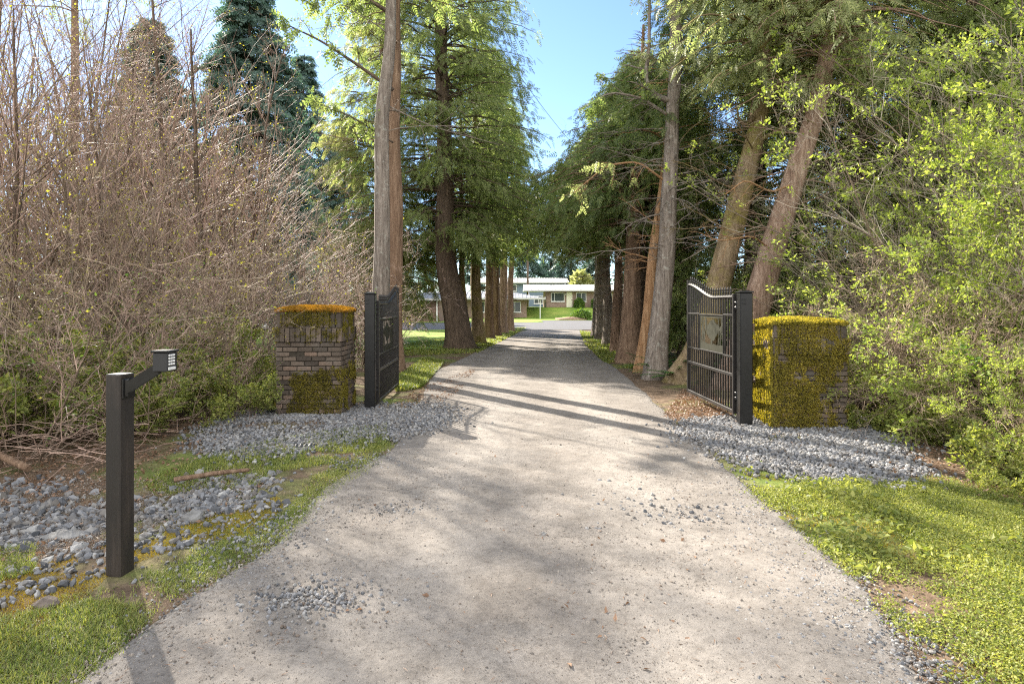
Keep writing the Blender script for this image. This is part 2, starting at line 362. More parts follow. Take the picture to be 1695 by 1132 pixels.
c = mixc(n, l, 1.0, c, ramp(n, l, f1, [(0.25, (0.45, 0.43, 0.41)), (0.42, (0.95, 0.94, 0.93)), (0.75, (1.25, 1.22, 1.19))]), 'MULTIPLY')
c = mixc(n, l, ramp(n, l, f2, [(0.60, (0, 0, 0)), (0.66, (0.85, 0.85, 0.85))]), c, (0.095, 0.078, 0.066))
l.new(c, p.inputs["Base Color"]); spec(p, 0.95, 0.12)
l.new(bump(n, l, f1, 0.55, 0.012, bump(n, l, f2, 0.5, 0.004)), p.inputs["Normal"])
m, n, l, p = mat_new("old_asphalt"); M['asphalt'] = m
v = world_pos(n, l); b = noise(n, l, 1.2, 5, 0.6, v); f1 = noise(n, l, 20, 3, 0.7, v)
c = mixc(n, l, 0.5, ramp(n, l, b, [(0.3, (0.055, 0.055, 0.062)), (0.7, (0.095, 0.094, 0.097))]), ramp(n, l, f1, [(0.3, (0.06, 0.06, 0.062)), (0.7, (0.16, 0.155, 0.15))]))
l.new(c, p.inputs["Base Color"]); spec(p, 0.9, 0.2)
m, n, l, p = mat_new("mown_grass"); M['lawn'] = m
v = world_pos(n, l); b = noise(n, l, 0.5, 5, 0.6, v); f1 = noise(n, l, 9, 5, 0.8, v)
c = ramp(n, l, b, [(0.3, (0.11, 0.20, 0.03)), (0.5, (0.19, 0.27, 0.045)), (0.72, (0.30, 0.33, 0.075))])
c = mixc(n, l, 1.0, c, ramp(n, l, f1, [(0.2, (0.5, 0.5, 0.5)), (0.8, (1.4, 1.4, 1.4))]), 'MULTIPLY')
l.new(c, p.inputs["Base Color"]); spec(p, 0.9, 0.15); l.new(bump(n, l, f1, 0.9, 0.06), p.inputs["Normal"])

def graded(segs):
    out = []
    for a_, b_, s in segs: out.append(np.arange(a_, b_, s))
    out.append([segs[-1][1]]); return np.unique(np.round(np.concatenate(out), 4))
mb = MB()
grid_mesh(mb, graded([(-700, -100, 100), (-100, -20, 8), (-20, -8, 0.6), (-8, 8, 0.06), (8, 20, 0.6), (20, 100, 8), (100, 700, 100)]),
          graded([(-60, -4, 8), (-4, 1.6, 0.4), (1.6, 12, 0.06), (12, 26, 0.35), (26, 90, 1.5), (90, 900, 90)]))
tag(mb.build("ground", M['ground']), kind="structure")
# driveway: ragged sheet that dips under the verges at its edges
mb = MB()
ys = graded([(-5, 1.6, 0.3), (1.6, 12, 0.04), (12, 41, 0.15)]); us = np.linspace(0, 1, 110)
Yg, Ug = np.meshgrid(ys, us, indexing='ij')
wob = lambda y, s: 0.08 * (n2(y, s, 1.3, 4, s) - 0.5) * 2
Lg = np.interp(Yg, YK, LK) + wob(Yg, 31) - 0.12; Rg = np.interp(Yg, YK, RK) + wob(Yg, 77) + 0.12
Xg = Lg + (Rg - Lg) * Ug
edge = np.minimum(Ug, 1 - Ug) * (Rg - Lg)
Zg = zg(Xg, Yg) + 0.012 - 0.05 * sstep(0.25, 0.0, edge) + (n2(Xg, Yg, 14, 3, 3) - 0.5) * 0.012 * sstep(14, 8, Yg)
for (px, py, r, d) in ((515, 990, 0.35, 0.012), (650, 845, 0.3, 0.01), (1140, 850, 0.35, 0.01), (380, 900, 0.3, 0.01)):
    gx, gy = G(px, py); Zg -= d * np.exp(-((Xg - gx) ** 2 + (Yg - gy) ** 2) / r ** 2)
idx = np.arange(Xg.size).reshape(Xg.shape)
mb.add(np.stack([Xg, Yg, Zg], -1), np.stack([idx[:-1, :-1], idx[:-1, 1:], idx[1:, 1:], idx[1:, :-1]], -1).reshape(-1, 4), 0, True)
drv = tag(mb.build("driveway", M['drive']), kind="structure")
wob2 = (n2(Xg, Yg, .7, 3, 91) - .5) * .5; mid = (Lg + Rg) / 2
trk = np.exp(-((np.abs(Xg - mid + wob2 * .5) - .78) / .36) ** 2) * (0.55 + .9 * (n2(Xg, Yg, .8, 3, 92) - .3))
grit = np.clip(np.exp(-np.clip(edge - .1, 0, None) / .22) + .55 * (n2(Xg, Yg, 1.1, 4, 93) > .6) * (n2(Xg, Yg, 5, 3, 94)), 0, 1)
for nm, arr in (("track", trk), ("grit", grit)):
    at_ = drv.data.attributes.new(nm, 'FLOAT', 'POINT'); at_.data.foreach_set("value", np.clip(arr, 0, 1).astype(np.float32).ravel())
def poly_sheet(name, pts, mat, dz, step=1.0):
    """flat sheet over the terrain inside a polygon given in metres"""
    pts = np.array(pts, float); mb = MB()
    xs = np.arange(pts[:, 0].min(), pts[:, 0].max() + step, step); ys_ = np.arange(pts[:, 1].min(), pts[:, 1].max() + step, step)
    X, Y = np.meshgrid(xs, ys_); ins = inside(X, Y, pts); idx = np.arange(X.size).reshape(X.shape)
    k = ins[:-1, :-1] | ins[1:, 1:] | ins[:-1, 1:] | ins[1:, :-1]
    F = np.stack([idx[:-1, :-1], idx[:-1, 1:], idx[1:, 1:], idx[1:, :-1]], -1)[k]
    mb.add(np.stack([X, Y, zg(X, Y) + dz], -1), F, 0, True)
    return tag(mb.build(name, mat), kind="structure")
def inside(x, y, P):
    P = np.asarray(P, float); r = np.zeros(np.shape(x), bool); j = len(P) - 1
    for i in range(len(P)):
        xi, yi = P[i]; xj, yj = P[j]
        with np.errstate(divide='ignore', invalid='ignore'):
            r ^= ((yi > y) != (yj > y)) & (x < (xj - xi) * (y - yi) / (yj - yi + 1e-12) + xi)
        j = i
    return r
poly_sheet("parking_road", [(-22, 39.5), (16, 39.5), (24, 48), (24, 64), (3.4, 64), (3.2, 57), (0, 55.5), (-22, 55)], M['asphalt'], 0.03, 0.5)
poly_sheet("lawn", [(-26, 21.5), (-2.6, 21.5), (-1.2, 30), (-0.2, 39), (-26, 39)], M['lawn'], 0.04, 0.5)
poly_sheet("back_lawn", [(-24, 55.6), (-0.2, 56), (2.8, 57.8), (3.0, 65), (24, 65), (24, 100), (-24, 100)], M['lawn'], 0.05, 0.5)

# ------------------------------------------------------------------ scatter helpers
def scatter(r, poly_px, n_, thr=0.0, sc=1.2, seed=0, jit=0.0):
    """random ground points inside a polygon given in picture positions, kept where a noise mask is above thr"""
    pp = np.array(poly_px, float); gx, gy = G(pp[:, 0], np.minimum(pp[:, 1], 1400)); P = np.stack([gx, gy], -1)
    X = r.uniform(P[:, 0].min(), P[:, 0].max(), n_); Y = r.uniform(P[:, 1].min(), P[:, 1].max(), n_)
    k = inside(X, Y, P)
    if thr > 0: k &= n2(X, Y, sc, 4, seed) > thr
    X, Y = X[k], Y[k]
    if jit: X = X + r.normal(size=len(X)) * jit * r.random(len(X)); Y = Y + r.normal(size=len(X)) * jit * r.random(len(X))
    return X, Y
def basis(f, nrm):
    f = unit(f); s = unit(np.cross(nrm, f)); nn = np.cross(f, s); return np.stack([f, s, nn], -1)
BLADE_V = np.array([[0, -.5, 0], [0, .5, 0], [.55, .38, .05], [.55, -.38, .05], [1, 0, .22]]) 
def add_blades(mb, r, pos, length, width, lean=0.5):
    N = len(pos); az = r.uniform(0, 2*np.pi, N); ln = r.uniform(0.1, lean, N)
    f = np.stack([np.cos(az)*ln, np.sin(az)*ln, np.ones(N)], -1); nr = np.stack([-np.cos(az), -np.sin(az), np.full(N, .4)], -1)
    B = basis(f, nr); L = length * r.uniform(.5, 1.25, N)
    B = B * np.stack([L, np.full(N, width), -L * r.uniform(.3, 2.0, N)], -1)[:, None, :]
    V = np.einsum('nij,kj->nki', B, BLADE_V) + pos[:, None]
    o = np.arange(N)[:, None] * 5
    base = mb.n
    mb.add(V, np.array([0, 1, 2, 3])[None] + o)
    mb.F.append(np.array([3, 2, 4])[None] + o + base); mb.M.append(np.zeros(N, np.int32)); mb.SM.append(np.zeros(N, bool))
LEAF_V = np.array([[0, 0, 0], [.35, .28, .06], [1, 0, -.08], [.35, -.28, .06]]); LEAF_F = np.array([[0, 1, 2, 3]])
def add_leaves(mb, r, pos, size, up=0.8, spread=1.0, forward=None):
    N = len(pos)
    f = r.normal(size=(N, 3)); f[:, 2] *= 0.5
    if forward is not None: f = f * 0.6 + forward
    nr = r.normal(size=(N, 3)) * spread + np.array([0, 0, up])
    B = basis(f, nr) * (size * r.uniform(.55, 1.3, N))[:, None, None]
    mb.inst(LEAF_V, LEAF_F, B, pos)
def ico():
    t = (1 + 5 ** .5) / 2
    v = unit(np.array([[-1,t,0],[1,t,0],[-1,-t,0],[1,-t,0],[0,-1,t],[0,1,t],[0,-1,-t],[0,1,-t],[t,0,-1],[t,0,1],[-t,0,-1],[-t,0,1]], float))
    f = np.array([[0,11,5],[0,5,1],[0,1,7],[0,7,10],[0,10,11],[1,5,9],[5,11,4],[11,10,2],[10,7,6],[7,1,8],[3,9,4],[3,4,2],[3,2,6],[3,6,8],[3,8,9],[4,9,5],[2,4,11],[6,2,10],[8,6,7],[9,8,1]])
    return v, f
ICO_V, ICO_F = ico()
def add_rocks(mb, r, pos, size, smin=0.6, smax=1.5, flat=0.7, round_=0.25):
    N = len(pos); kinds = 8; which = r.integers(0, kinds, N)
    for k in range(kinds):
        q = which == k
        if not q.any(): continue
        tv = ICO_V * (1 + r.uniform(-round_, round_, (12, 1))) * np.array([1.0, r.uniform(.6, .95), flat * r.uniform(.7, 1.1)])
        nn = q.sum(); R = rand_rot(r, nn) * (size * r.uniform(smin, smax, nn) ** 1.3 / 2)[:, None, None]
        mb.inst(tv, ICO_F, R, pos[q])
def gpos(X, Y, dz=0.0): return np.stack([X, Y, zg(X, Y) + dz], -1)

# ------------------------------------------------------------------ gravel, stones, grass, moss on the ground
r = rng_(11)
LM = [(325, 745), (350, 705), (400, 682), (450, 672), (560, 672), (640, 668), (720, 668), (760, 690), (730, 706), (690, 722), (600, 728), (500, 748), (400, 756)]
RM = [(1120, 712), (1150, 692), (1260, 690), (1420, 690), (1475, 735), (1525, 785), (1480, 802), (1400, 800), (1280, 785), (1200, 755)]
mb = MB()
X, Y = scatter(r, LM, 20000, 0.36, 1.8, 3, .26); add_rocks(mb, r, gpos(X, Y, 0.004 + 0.022 * r.random(len(X))), 0.036)
tag(mb.build("gravel", M['gravel']), "mound of loose blue gray crushed gravel round the left brick pillar", "gravel", kind="stuff")
mb = MB()
X, Y = scatter(r, RM, 18000, 0.36, 1.8, 8, .26); add_rocks(mb, r, gpos(X, Y, 0.004 + 0.022 * r.random(len(X))), 0.036)
tag(mb.build("gravel", M['gravel']), "mound of loose blue gray crushed gravel under the moss covered right pillar", "gravel", kind="stuff")
mb = MB()
RP = [(-160, 830), (0, 795), (120, 785), (260, 785), (440, 775), (430, 800), (380, 850), (330, 866), (230, 866), (180, 905), (60, 925), (-160, 935)]
X, Y = scatter(r, RP, 3600, 0.44, 1.6, 12, .3); add_rocks(mb, r, gpos(X, Y, 0.002), 0.060, 0.45, 1.7, 0.5, 0.4)
X, Y = scatter(r, [(-160, 850), (440, 775), (470, 840), (230, 940), (0, 1010), (-160, 1010)], 2500, 0.42, 1.6, 12); add_rocks(mb, r, gpos(X, Y, 0.01), 0.04, 0.5, 1.6, 0.6, 0.3)
tag(mb.build("rubble", M['gravel']), "patch of larger broken gray stones in the ditch behind the keypad post", "rubble", kind="stuff")
# pebbles of the driveway: sparse on the wheel tracks, thick at the edges and in the filled hollows
mb = MB(); mg = MB()
N = 30000; Y = 2.0 + (r.random(N) ** 1.6) * 9; X = np.interp(Y, YK, LK) + r.random(N) * (np.interp(Y, YK, RK) - np.interp(Y, YK, LK))
d = road_d(X, Y); dens = 0.03 + 0.9 * np.exp(-d / 0.16) + 0.5 * np.clip(n2(X, Y, 1.4, 4, 21) - .5, 0, 1) * 2
k = r.random(N) < dens
P_ = gpos(X[k], Y[k], 0.012); add_rocks(mb, r, P_, 0.0105, 0.4, 1.9)
N = 90000; Y = 2.0 + (r.random(N) ** 1.9) * 7; X = np.interp(Y, YK, LK) + r.random(N) * (np.interp(Y, YK, RK) - np.interp(Y, YK, LK)) + r.normal(size=N) * .05
d = road_d(X, Y); k = r.random(N) < 0.12 + .6 * np.exp(-d / .3) + .9 * np.clip(n2(X, Y, 1.9, 4, 23) - .48, 0, 1) * 2
X, Y = X[k], Y[k]; OCT = np.array([[1, 0, 0], [-1, 0, 0], [0, .8, 0], [0, -.8, 0], [0, 0, .7], [0, 0, -.7]], float); OF = np.array([[0, 2, 4], [2, 1, 4], [1, 3, 4], [3, 0, 4], [2, 0, 5], [1, 2, 5], [3, 1, 5], [0, 3, 5]])
for pol, cnt_ in ((LM, 14000), (RM, 14000), (RP, 14000)):
    X2, Y2 = scatter(r, pol, cnt_, .35, 2, 26, .2); mb.inst(OCT, OF, rand_rot(r, len(X2)) * (r.uniform(.003, .009, len(X2)))[:, None, None], gpos(X2, Y2, 0.012 + .012 * r.random(len(X2))))
mb.inst(OCT, OF, rand_rot(r, len(X)) * (r.uniform(.0015, .0045, len(X)))[:, None, None], gpos(X, Y, 0.013))
for (px, py, sx, sy, cnt, sz) in ((515, 992, .20, .13, 520, .020), (650, 845, .26, .15, 170, .016), (1140, 848, .34, .13, 150, .016), (395, 900, .25, .3, 420, .02), (1080, 840, .4, .3, 90, .03), (470, 860, .2, .25, 260, .022), (620, 760, .25, .2, 300, .022), (1350, 985, .25, .6, 900, .017), (1470, 1075, .2, .4, 900, .017), (1255, 830, .16, .5, 500, .017), (1400, 1000, .16, .6, 900, .014), (330, 1010, .25, .4, 420, .014)):
    gx, gy = G(px, py); XX = gx + r.normal(size=cnt) * sx; YY = gy + r.normal(size=cnt) * sy; add_rocks(mg, r, gpos(XX, YY, 0.006), sz, 0.5, 1.6)
tag(mg.build('gravel', M['gravel']), 'loose gray gravel filling worn hollows and edges of the driveway', 'gravel', kind='stuff')
tag(mb.build("pebbles", M['pebble']), "scattered small pebbles and grit lying on the driveway", "pebbles", kind="stuff")
# grass, ground cover, moss
mb = MB()
GL = [(225, 965), (400, 880), (470, 845), (520, 785), (650, 728), (615, 775), (535, 825), (475, 895), (300, 985), (250, 1010), (120, 1090), (20, 1140), (-200, 1200), (-200, 1120), (-40, 1040), (120, 985)]
X, Y = scatter(r, GL, 80000, 0.42, 1.3, 41, .08); add_blades(mb, r, gpos(X, Y, -0.005), 0.036, 0.0042, 1.7)
X, Y = scatter(r, GL, 60000, 0.50, 4.0, 42, .04); add_blades(mb, r, gpos(X, Y, -0.005), 0.035, 0.0042, 1.8)
X, Y = scatter(r, [(230, 785), (440, 735), (640, 706), (645, 732), (560, 765), (460, 775), (420, 798), (260, 800)], 30000, 0.40, 2.0, 44); add_blades(mb, r, gpos(X, Y, -0.005), 0.06, 0.006, 1.3)
X, Y = scatter(r, [(-200, 930), (60, 880), (60, 960), (-200, 1040)], 16000, 0.42, 2.0, 47); add_blades(mb, r, gpos(X, Y, -0.005), 0.05, 0.005, 1.3)
tag(mb.build("grass", M['grass']), "short patchy green grass along the left edge of the driveway", "grass", kind="stuff")
mb = MB()
GR = [(1230, 778), (1350, 797), (1500, 800), (1560, 790), (1900, 830), (1900, 1260), (1660, 1180), (1590, 1136), (1510, 1062), (1440, 982), (1380, 922), (1310, 872), (1245, 812)]
X, Y = scatter(r, GR, 240000, 0.40, 2.0, 51, .08)
add_leaves(mb, r, gpos(X, Y, 0.0) + np.stack([0*X, 0*X, r.random(len(X)) * 0.03 * (.4 + 1.6 * n2(X, Y, 3, 3, 5))], -1), 0.0175, 0.7)
X, Y = scatter(r, GR, 7000, 0.55, 1.6, 57); add_leaves(mb, r, gpos(X, Y, 0.01) + np.stack([0*X, 0*X, r.random(len(X)) * 0.06], -1), 0.05, 0.8)
tag(mb.build("ground_cover", M['cover_leaf']), "low leafy green weeds covering the right verge", "weeds", kind="stuff")
mb = MB()
X, Y = scatter(r, GR, 90000, 0.50, 1.7, 59, .06); add_blades(mb, r, gpos(X, Y, -0.005), 0.05, 0.004, 1.6)
X, Y = scatter(r, GR, 5000, 0.60, 1.3, 58, .06); add_blades(mb, r, gpos(X, Y, -0.005), 0.12, 0.005, 1.2)
tag(mb.build("grass", M['grass']), "thin bright grass among the weeds on the right verge", "grass", kind="stuff")
X, Y = scatter(r, [(-60, 1200), (-60, 1040), (150, 995), (260, 1005), (190, 1080), (100, 1150)], 26000, 0.47, 1.8, 43, .05); mbx = MB(); add_blades(mbx, r, gpos(X, Y, -0.005), 0.04, 0.0042, 1.6)
tag(mbx.build("grass", M["grass"]), "thin grass at the near left corner beside the driveway", "grass", kind="stuff")
mb = MB()
ML = [(-200, 975), (0, 950), (160, 900), (250, 862), (330, 850), (450, 800), (470, 830), (440, 880), (330, 900), (180, 955), (100, 1030), (0, 1090), (-200, 1130)]
X, Y = scatter(r, ML + [], 130000, 0.46, 1.9, 61); add_blades(mb, r, gpos(X, Y, -0.004), 0.018, 0.004, 1.5)
X, Y = scatter(r, GR, 110000, 0.52, 1.5, 63, .05); add_blades(mb, r, gpos(X, Y, -0.004), 0.02, 0.004, 1.5)
tag(mb.build("moss", M['moss_ground']), "ochre yellow moss spread over the verge soil", "moss", kind="stuff")
# far verge grass under the rows
mb = MB()
for poly in ([(790, 585), (872, 543), (850, 543), (785, 566)], [(960, 548), (985, 552), (1030, 585), (1060, 615), (1000, 600), (968, 570)], [(660, 625), (700, 596), (735, 600), (700, 640), (655, 650)], [(660, 590), (780, 585), (850, 555), (800, 553), (700, 566), (640, 575)]):
    X, Y = scatter(r, poly, 26000, 0.40, 0.9, 71); add_blades(mb, r, gpos(X, Y, 0), 0.10, 0.02, 1.0)
tag(mb.build("grass", M['grass']), "sunlit grass round the feet of the tree rows beyond the gate", "grass", kind="stuff")
# leaf litter
mb = MB()
for poly, cnt, t_ in (([(1095, 690), (1130, 645), (1165, 640), (1240, 700), (1200, 712)], 3500, .3), ([(650, 668), (700, 640), (790, 610), (760, 650), (700, 690)], 1200, .45), ([(-300, 700), (300, 690), (460, 660), (330, 760), (250, 790), (-300, 860)], 7000, .4),
                      ([(1440, 720), (1560, 700), (2000, 720), (2000, 860), (1600, 830)], 4000, .4), (LM, 800, .2), (RM, 700, .2), (RP, 900, .3), ([(880, 1132), (960, 960), (1060, 990), (1100, 1132)], 14, .5), ([(620, 700), (1150, 700), (1300, 1100), (400, 1100)], 90, .5)):
    X, Y = scatter(r, poly, cnt * 3, t_, 2.0, 81); X, Y = X[:cnt], Y[:cnt]
    add_leaves(mb, r, gpos(X, Y, 0.015), 0.035, 0.9, 0.7)
N = 5200; Y = 2.1 + (r.random(N) ** 1.7) * 8; X = np.interp(Y, YK, LK) + r.random(N) * (np.interp(Y, YK, RK) - np.interp(Y, YK, LK)); k = r.random(N) < .12 + 2.2 * np.clip(n2(X, Y, 1.6, 4, 29) - .5, 0, 1)
X, Y = X[k], Y[k]; f_ = r.normal(size=(len(X), 3)); f_[:, 2] *= .08
mb.inst(LEAF_V * np.array([1, .22, .3]), LEAF_F, basis(f_, np.array([0, 0, 1.]) + r.normal(size=(len(X), 3)) * .15) * (r.uniform(.012, .045, len(X)))[:, None, None], gpos(X, Y, 0.018))
tag(mb.build("leaf_litter", M['dead']), "brown dead leaves strewn under the gate and shrubs", "leaf litter", kind="stuff")

# ------------------------------------------------------------------ brick pillars
m, n, l, p = mat_new("weathered_brick"); M['brick'] = m
g = n.new("ShaderNodeNewGeometry"); a = noise(n, l, 30, 5, 0.7, coords(n, l)); b = noise(n, l, 3.0, 4, 0.6, coords(n, l))
c = ramp(n, l, g.outputs["Random Per Island"], [(0, (0.050, 0.040, 0.032)), (0.35, (0.086, 0.067, 0.052)), (0.7, (0.122, 0.094, 0.073)), (1, (0.155, 0.108, 0.080))])
c = mixc(n, l, 1.0, c, ramp(n, l, a, [(0.2, (0.6, 0.6, 0.6)), (0.8, (1.35, 1.35, 1.35))]), 'MULTIPLY')
c = mixc(n, l, ramp(n, l, b, [(0.5, (0, 0, 0)), (0.7, (0.55, 0.55, 0.55))]), c, (0.135, 0.122, 0.105))
l.new(c, p.inputs["Base Color"]); spec(p, 0.9, 0.2); l.new(bump(n, l, a, 0.6, 0.008), p.inputs["Normal"])
M['mortar'] = mat_plain("dark_mortar", (0.045, 0.038, 0.030), 0.95, 0.1, 0, 0.4, 25, 0.6)
def pillar(name, label, loc, rz, W, Dp, H, soldier_z, cap_z, moss_fn, moss_mat, cap_moss, seed):
    r = rng_(seed); t = thing(name, label, "brick pillar", loc, rz)
    ch = 0.068
    core = MB(); core.box((0, 0, (soldier_z + 0.02) / 2 - 0.15), (W - 0.04, Dp - 0.04, soldier_z + 0.26)); 
    br = MB(); so = MB(); cp = MB()
    def brick(mb_, c, s): mb_.bbox(c, np.array(s) * (1 + r.uniform(-.03, .01, 3)), r.normal() * 0.012, 0.006)
    nrow = int((soldier_z + 0.2) / ch)
    for k in range(nrow):
        z = soldier_z - (k + 0.5) * ch; off = 0.107 if k % 2 else 0.0
        for face in range(4):
            L = W if face % 2 == 0 else Dp - 0.19; out = (Dp if face % 2 == 0 else W) / 2 - 0.048
            s0 = -L / 2; first = True
            while s0 < L / 2 - 0.02:
                ln = min(0.205 * r.uniform(.93, 1.06), L / 2 - s0)
                if first and off: ln = 0.10
                first = False
                if L / 2 - (s0 + ln) < 0.05: ln = L / 2 - s0
                cs, o2 = s0 + ln / 2, out + r.normal() * 0.0035 - (0.012 if r.random() < .06 else 0)
                sz = (ln - 0.011, 0.095, ch - 0.010)
                if face == 0: brick(br, (cs, -o2, z), sz)
                elif face == 2: brick(br, (cs, o2, z), sz)
                elif face == 1: brick(br, (o2, cs, z), (0.095, ln - 0.011, ch - 0.010))
                else: brick(br, (-o2, cs, z), (0.095, ln - 0.011, ch - 0.010))
                s0 += ln
    core.build("mortar_core", M['mortar'], t); br.build("brick_courses", M['brick'], t)
    # soldier course of upright bricks, slightly proud
    hs = cap_z - soldier_z
    sc = MB(); 
    for face in range(4):
        L = (W + 0.03) if face % 2 == 0 else Dp - 0.17; out = (Dp if face % 2 == 0 else W) / 2 - 0.030
        nb_ = int(round(L / 0.072)); w = L / nb_
        for k in range(nb_):
            cs = -L / 2 + (k + .5) * w; o2 = out + r.normal() * .003; z = soldier_z + hs / 2
            if face == 0: brick(so, (cs, -o2, z), (w - .009, .095, hs - .008))
            elif face == 2: brick(so, (cs, o2, z), (w - .009, .095, hs - .008))
            elif face == 1: brick(so, (o2, cs, z), (.095, w - .009, hs - .008))
            else: brick(so, (-o2, cs, z), (.095, w - .009, hs - .008))
    so.box((0, 0, soldier_z + hs / 2), (W - 0.02, Dp - 0.02, hs - 0.01), mi=1)
    so.build("soldier_course", [M['brick'], M['mortar']], t)
    # cap: rounded slab of laid bricks
    hc = H - cap_z
    cw, cd = W - 0.01, Dp - 0.01
    for face in range(4):
        L = cw if face % 2 == 0 else cd - .2; nb_ = int(round(L / 0.085)); w = L / nb_
        for k in range(nb_):
            cs = -L / 2 + (k + .5) * w; z = cap_z + hc * .42
            rr = (cd if face % 2 == 0 else cw) / 2 - 0.06 - (abs(cs) / L) ** 4 * 0.35
            q = {0: (cs, -rr, z), 2: (cs, rr, z), 1: (rr, cs, z), 3: (-rr, cs, z)}[face]
            brick(cp, q, (w - .008, .12, hc * .84) if face % 2 == 0 else (.12, w - .008, hc * .84))
    a_ = np.linspace(0, 2 * np.pi, 48, endpoint=False)
    sup = lambda s_: np.sign(np.cos(a_)) * np.abs(np.cos(a_)) ** .45 * s_, 
    rings = []
    for f_, zz in ((0.96, cap_z + 0.004), (0.96, cap_z + hc * .6), (0.9, cap_z + hc * .82), (0.7, H - .01), (0.35, H + 0.012), (0.02, H + 0.016)):
        ex = np.sign(np.cos(a_)) * np.abs(np.cos(a_)) ** .4 * (cw / 2 - 0.015) * f_; ey = np.sign(np.sin(a_)) * np.abs(np.sin(a_)) ** .4 * (cd / 2 - 0.015) * f_
        rings.append(np.stack([ex, ey, np.full_like(ex, zz) + (n2(ex, ey, 7, 3, seed) - .5) * .03], -1))
    V = np.concatenate(rings); idx = np.arange(len(V)).reshape(6, 48); nx_ = np.roll(idx, -1, 1)
    cp.add(V, np.stack([idx[:-1], nx_[:-1], nx_[1:], idx[1:]], -1).reshape(-1, 4), 1, True)
    cp.build("cap", [M['brick'], M['mortar']], t)
    # moss cushions: short tufts growing out of faces and top
    mo = MB()
    N = 150000; face = r.integers(0, 4, N); u = r.random(N) - .5; z = r.uniform(-0.05, H - .02, N)
    nrm = np.array([[0, -1, 0], [1, 0, 0], [0, 1, 0], [-1, 0, 0]], float)[face]
    proud = np.where((z > soldier_z) & (z < cap_z), 0.012, np.where(z >= cap_z, -0.01 - (2 * np.abs(u)) ** 6 * .08, 0.0))
    pos = np.where((face % 2 == 0)[:, None], np.stack([u * W, nrm[:, 1] * (Dp / 2 + proud), z], -1), np.stack([nrm[:, 0] * (W / 2 + proud), u * Dp, z], -1))
    d_ = moss_fn(face, u, z, H) + (fbm(pos * 5.5, 4, seed + 3) - .5) * 1.9 + (fbm(pos * 22, 2, seed + 9) - .5) * .6
    k = r.random(N) < np.clip(d_ * 3.2, 0, 1); pos, nrm, d_ = pos[k], nrm[k], d_[k]
    thick = np.clip(d_, 0, .9) * 0.034
    pos = pos + nrm * (thick * r.random(len(pos)))[:, None]
    def tufts(pos, nrm, ln):
        n_ = len(pos); f = nrm * .9 + r.normal(size=(n_, 3)) * .65; f[:, 2] += .1
        B = basis(f, r.normal(size=(n_, 3))) * (ln * r.uniform(.6, 1.4, n_))[:, None, None]
        mo.inst(np.array([[0, -.5, 0], [0, .5, 0], [1, 0, .12]]), np.array([[0, 1, 2]]), B, pos)
    tufts(pos, nrm, 0.0135)
    mo.build("moss", moss_mat, t)
    mo = MB()
    n_ = 45000; ux, uy = r.random(n_) - .5, r.random(n_) - .5
    edge_ = np.maximum(np.abs(ux), np.abs(uy)) * 2; 
    pos = np.stack([ux * (cw + .02), uy * (cd + .02), H + .012 - edge_ ** 5 * .06 + 0 * ux], -1)
    cm = cap_moss + (fbm(pos * 6, 3, seed + 5) - .5) * 1.2
    k = cm > 0; pos = pos[k]; pos[:, 2] += np.clip(cm[k], 0, .6) * .045 * r.random(k.sum())
    tufts(pos, np.tile([0, 0, 1.0], (len(pos), 1)), 0.026)
    mo.build("cap_moss", M['moss_orange'] if moss_mat is M['moss'] and cap_moss > .3 else moss_mat, t)
    return t
def moss_left(face, u, z, H):
    low = 0.80 * sstep(0.86, 0.55, z) * np.where(face == 0, sstep(-0.45, -0.15, u) , 0.55) 
    top = 0.5 * sstep(1.02, 1.2, z) * np.where(face == 0, 1, .75) + 0.35 * sstep(1.28, 1.36, z)
    return -0.32 + low + top
def moss_right(face, u, z, H):
    return np.where(face == 0, 0.43 - 0.40 * sstep(0.25, 0.47, u) * sstep(0.95, 0.8, z), np.where(face == 3, 0.38 - .3 * sstep(1.0, 1.12, z) * sstep(1.22, 1.1, z), 0.1))
def zloc(x, y): return float(zg(x, y))
pillar("brick_pillar", "brick gate pillar with orange moss cap and bare upright bricks under it", (-2.93, 9.1, -0.015), math.radians(2), 0.93, 0.92, 1.57, 1.09, 1.30, moss_left, M['moss'], 0.5, 101)
M['moss_yellow'] = mat_leaf("yellow_moss", [(0.060, 0.062, 0.018), (0.22, 0.195, 0.040), (0.46, 0.38, 0.08)], 0.45, (1, 0.95, 0.5), 2.8, 0.8, 0.1)
pillar("brick_pillar", "brick gate pillar almost wholly covered in yellow moss", (3.88, 8.2, 0.0), math.radians(-5), 0.92, 0.88, 1.40, 0.97, 1.18, moss_right, M['moss_yellow'], 0.35, 202)

# ------------------------------------------------------------------ gates and gate posts
def gate_post(label, x, y, h, w, rz):
    t = thing("gate_post", label, "gate post", (x, y, zloc(x, y) - .03), rz)
    mb = MB(); mb.bbox((0, 0, h / 2), (w, w, h), 0, 0.012); mb.build("shaft", M['black_paint'], t)
    mb = MB(); mb.bbox((0, 0, h + .009), (w + .022, w + .022, .018), 0, 0.005); mb.box((0, 0, h + .026), (w * .9, w * .9, .016), taper=.4); mb.build("cap", M['black_paint'], t)
    for k in range(2):
        mb = MB(); mb.bbox((-w * .2, -w / 2 - .004, h - .09 - k * .05), (.05, .008, .022), 0, .003); mb.build("latch_plate", M['black_paint'], t)
    return t
gate_post("square black steel gate post beside the orange capped brick pillar", -2.20, 9.40, 1.80, 0.165, 0.06)
gate_post("square black steel gate post beside the yellow moss pillar", 3.10, 8.05, 1.80, 0.165, -0.05)
def top_z(s, L):
    """height of the gate's swept top rail, s from the hinge"""
    u = np.clip((np.asarray(s, float) / L - 0.38) / 0.62, 0, 1)
    return 1.62 + 0.235 * (u * u * (3 - 2 * u) * .55 + .45 * np.sin(u * np.pi / 2) ** 1.5)
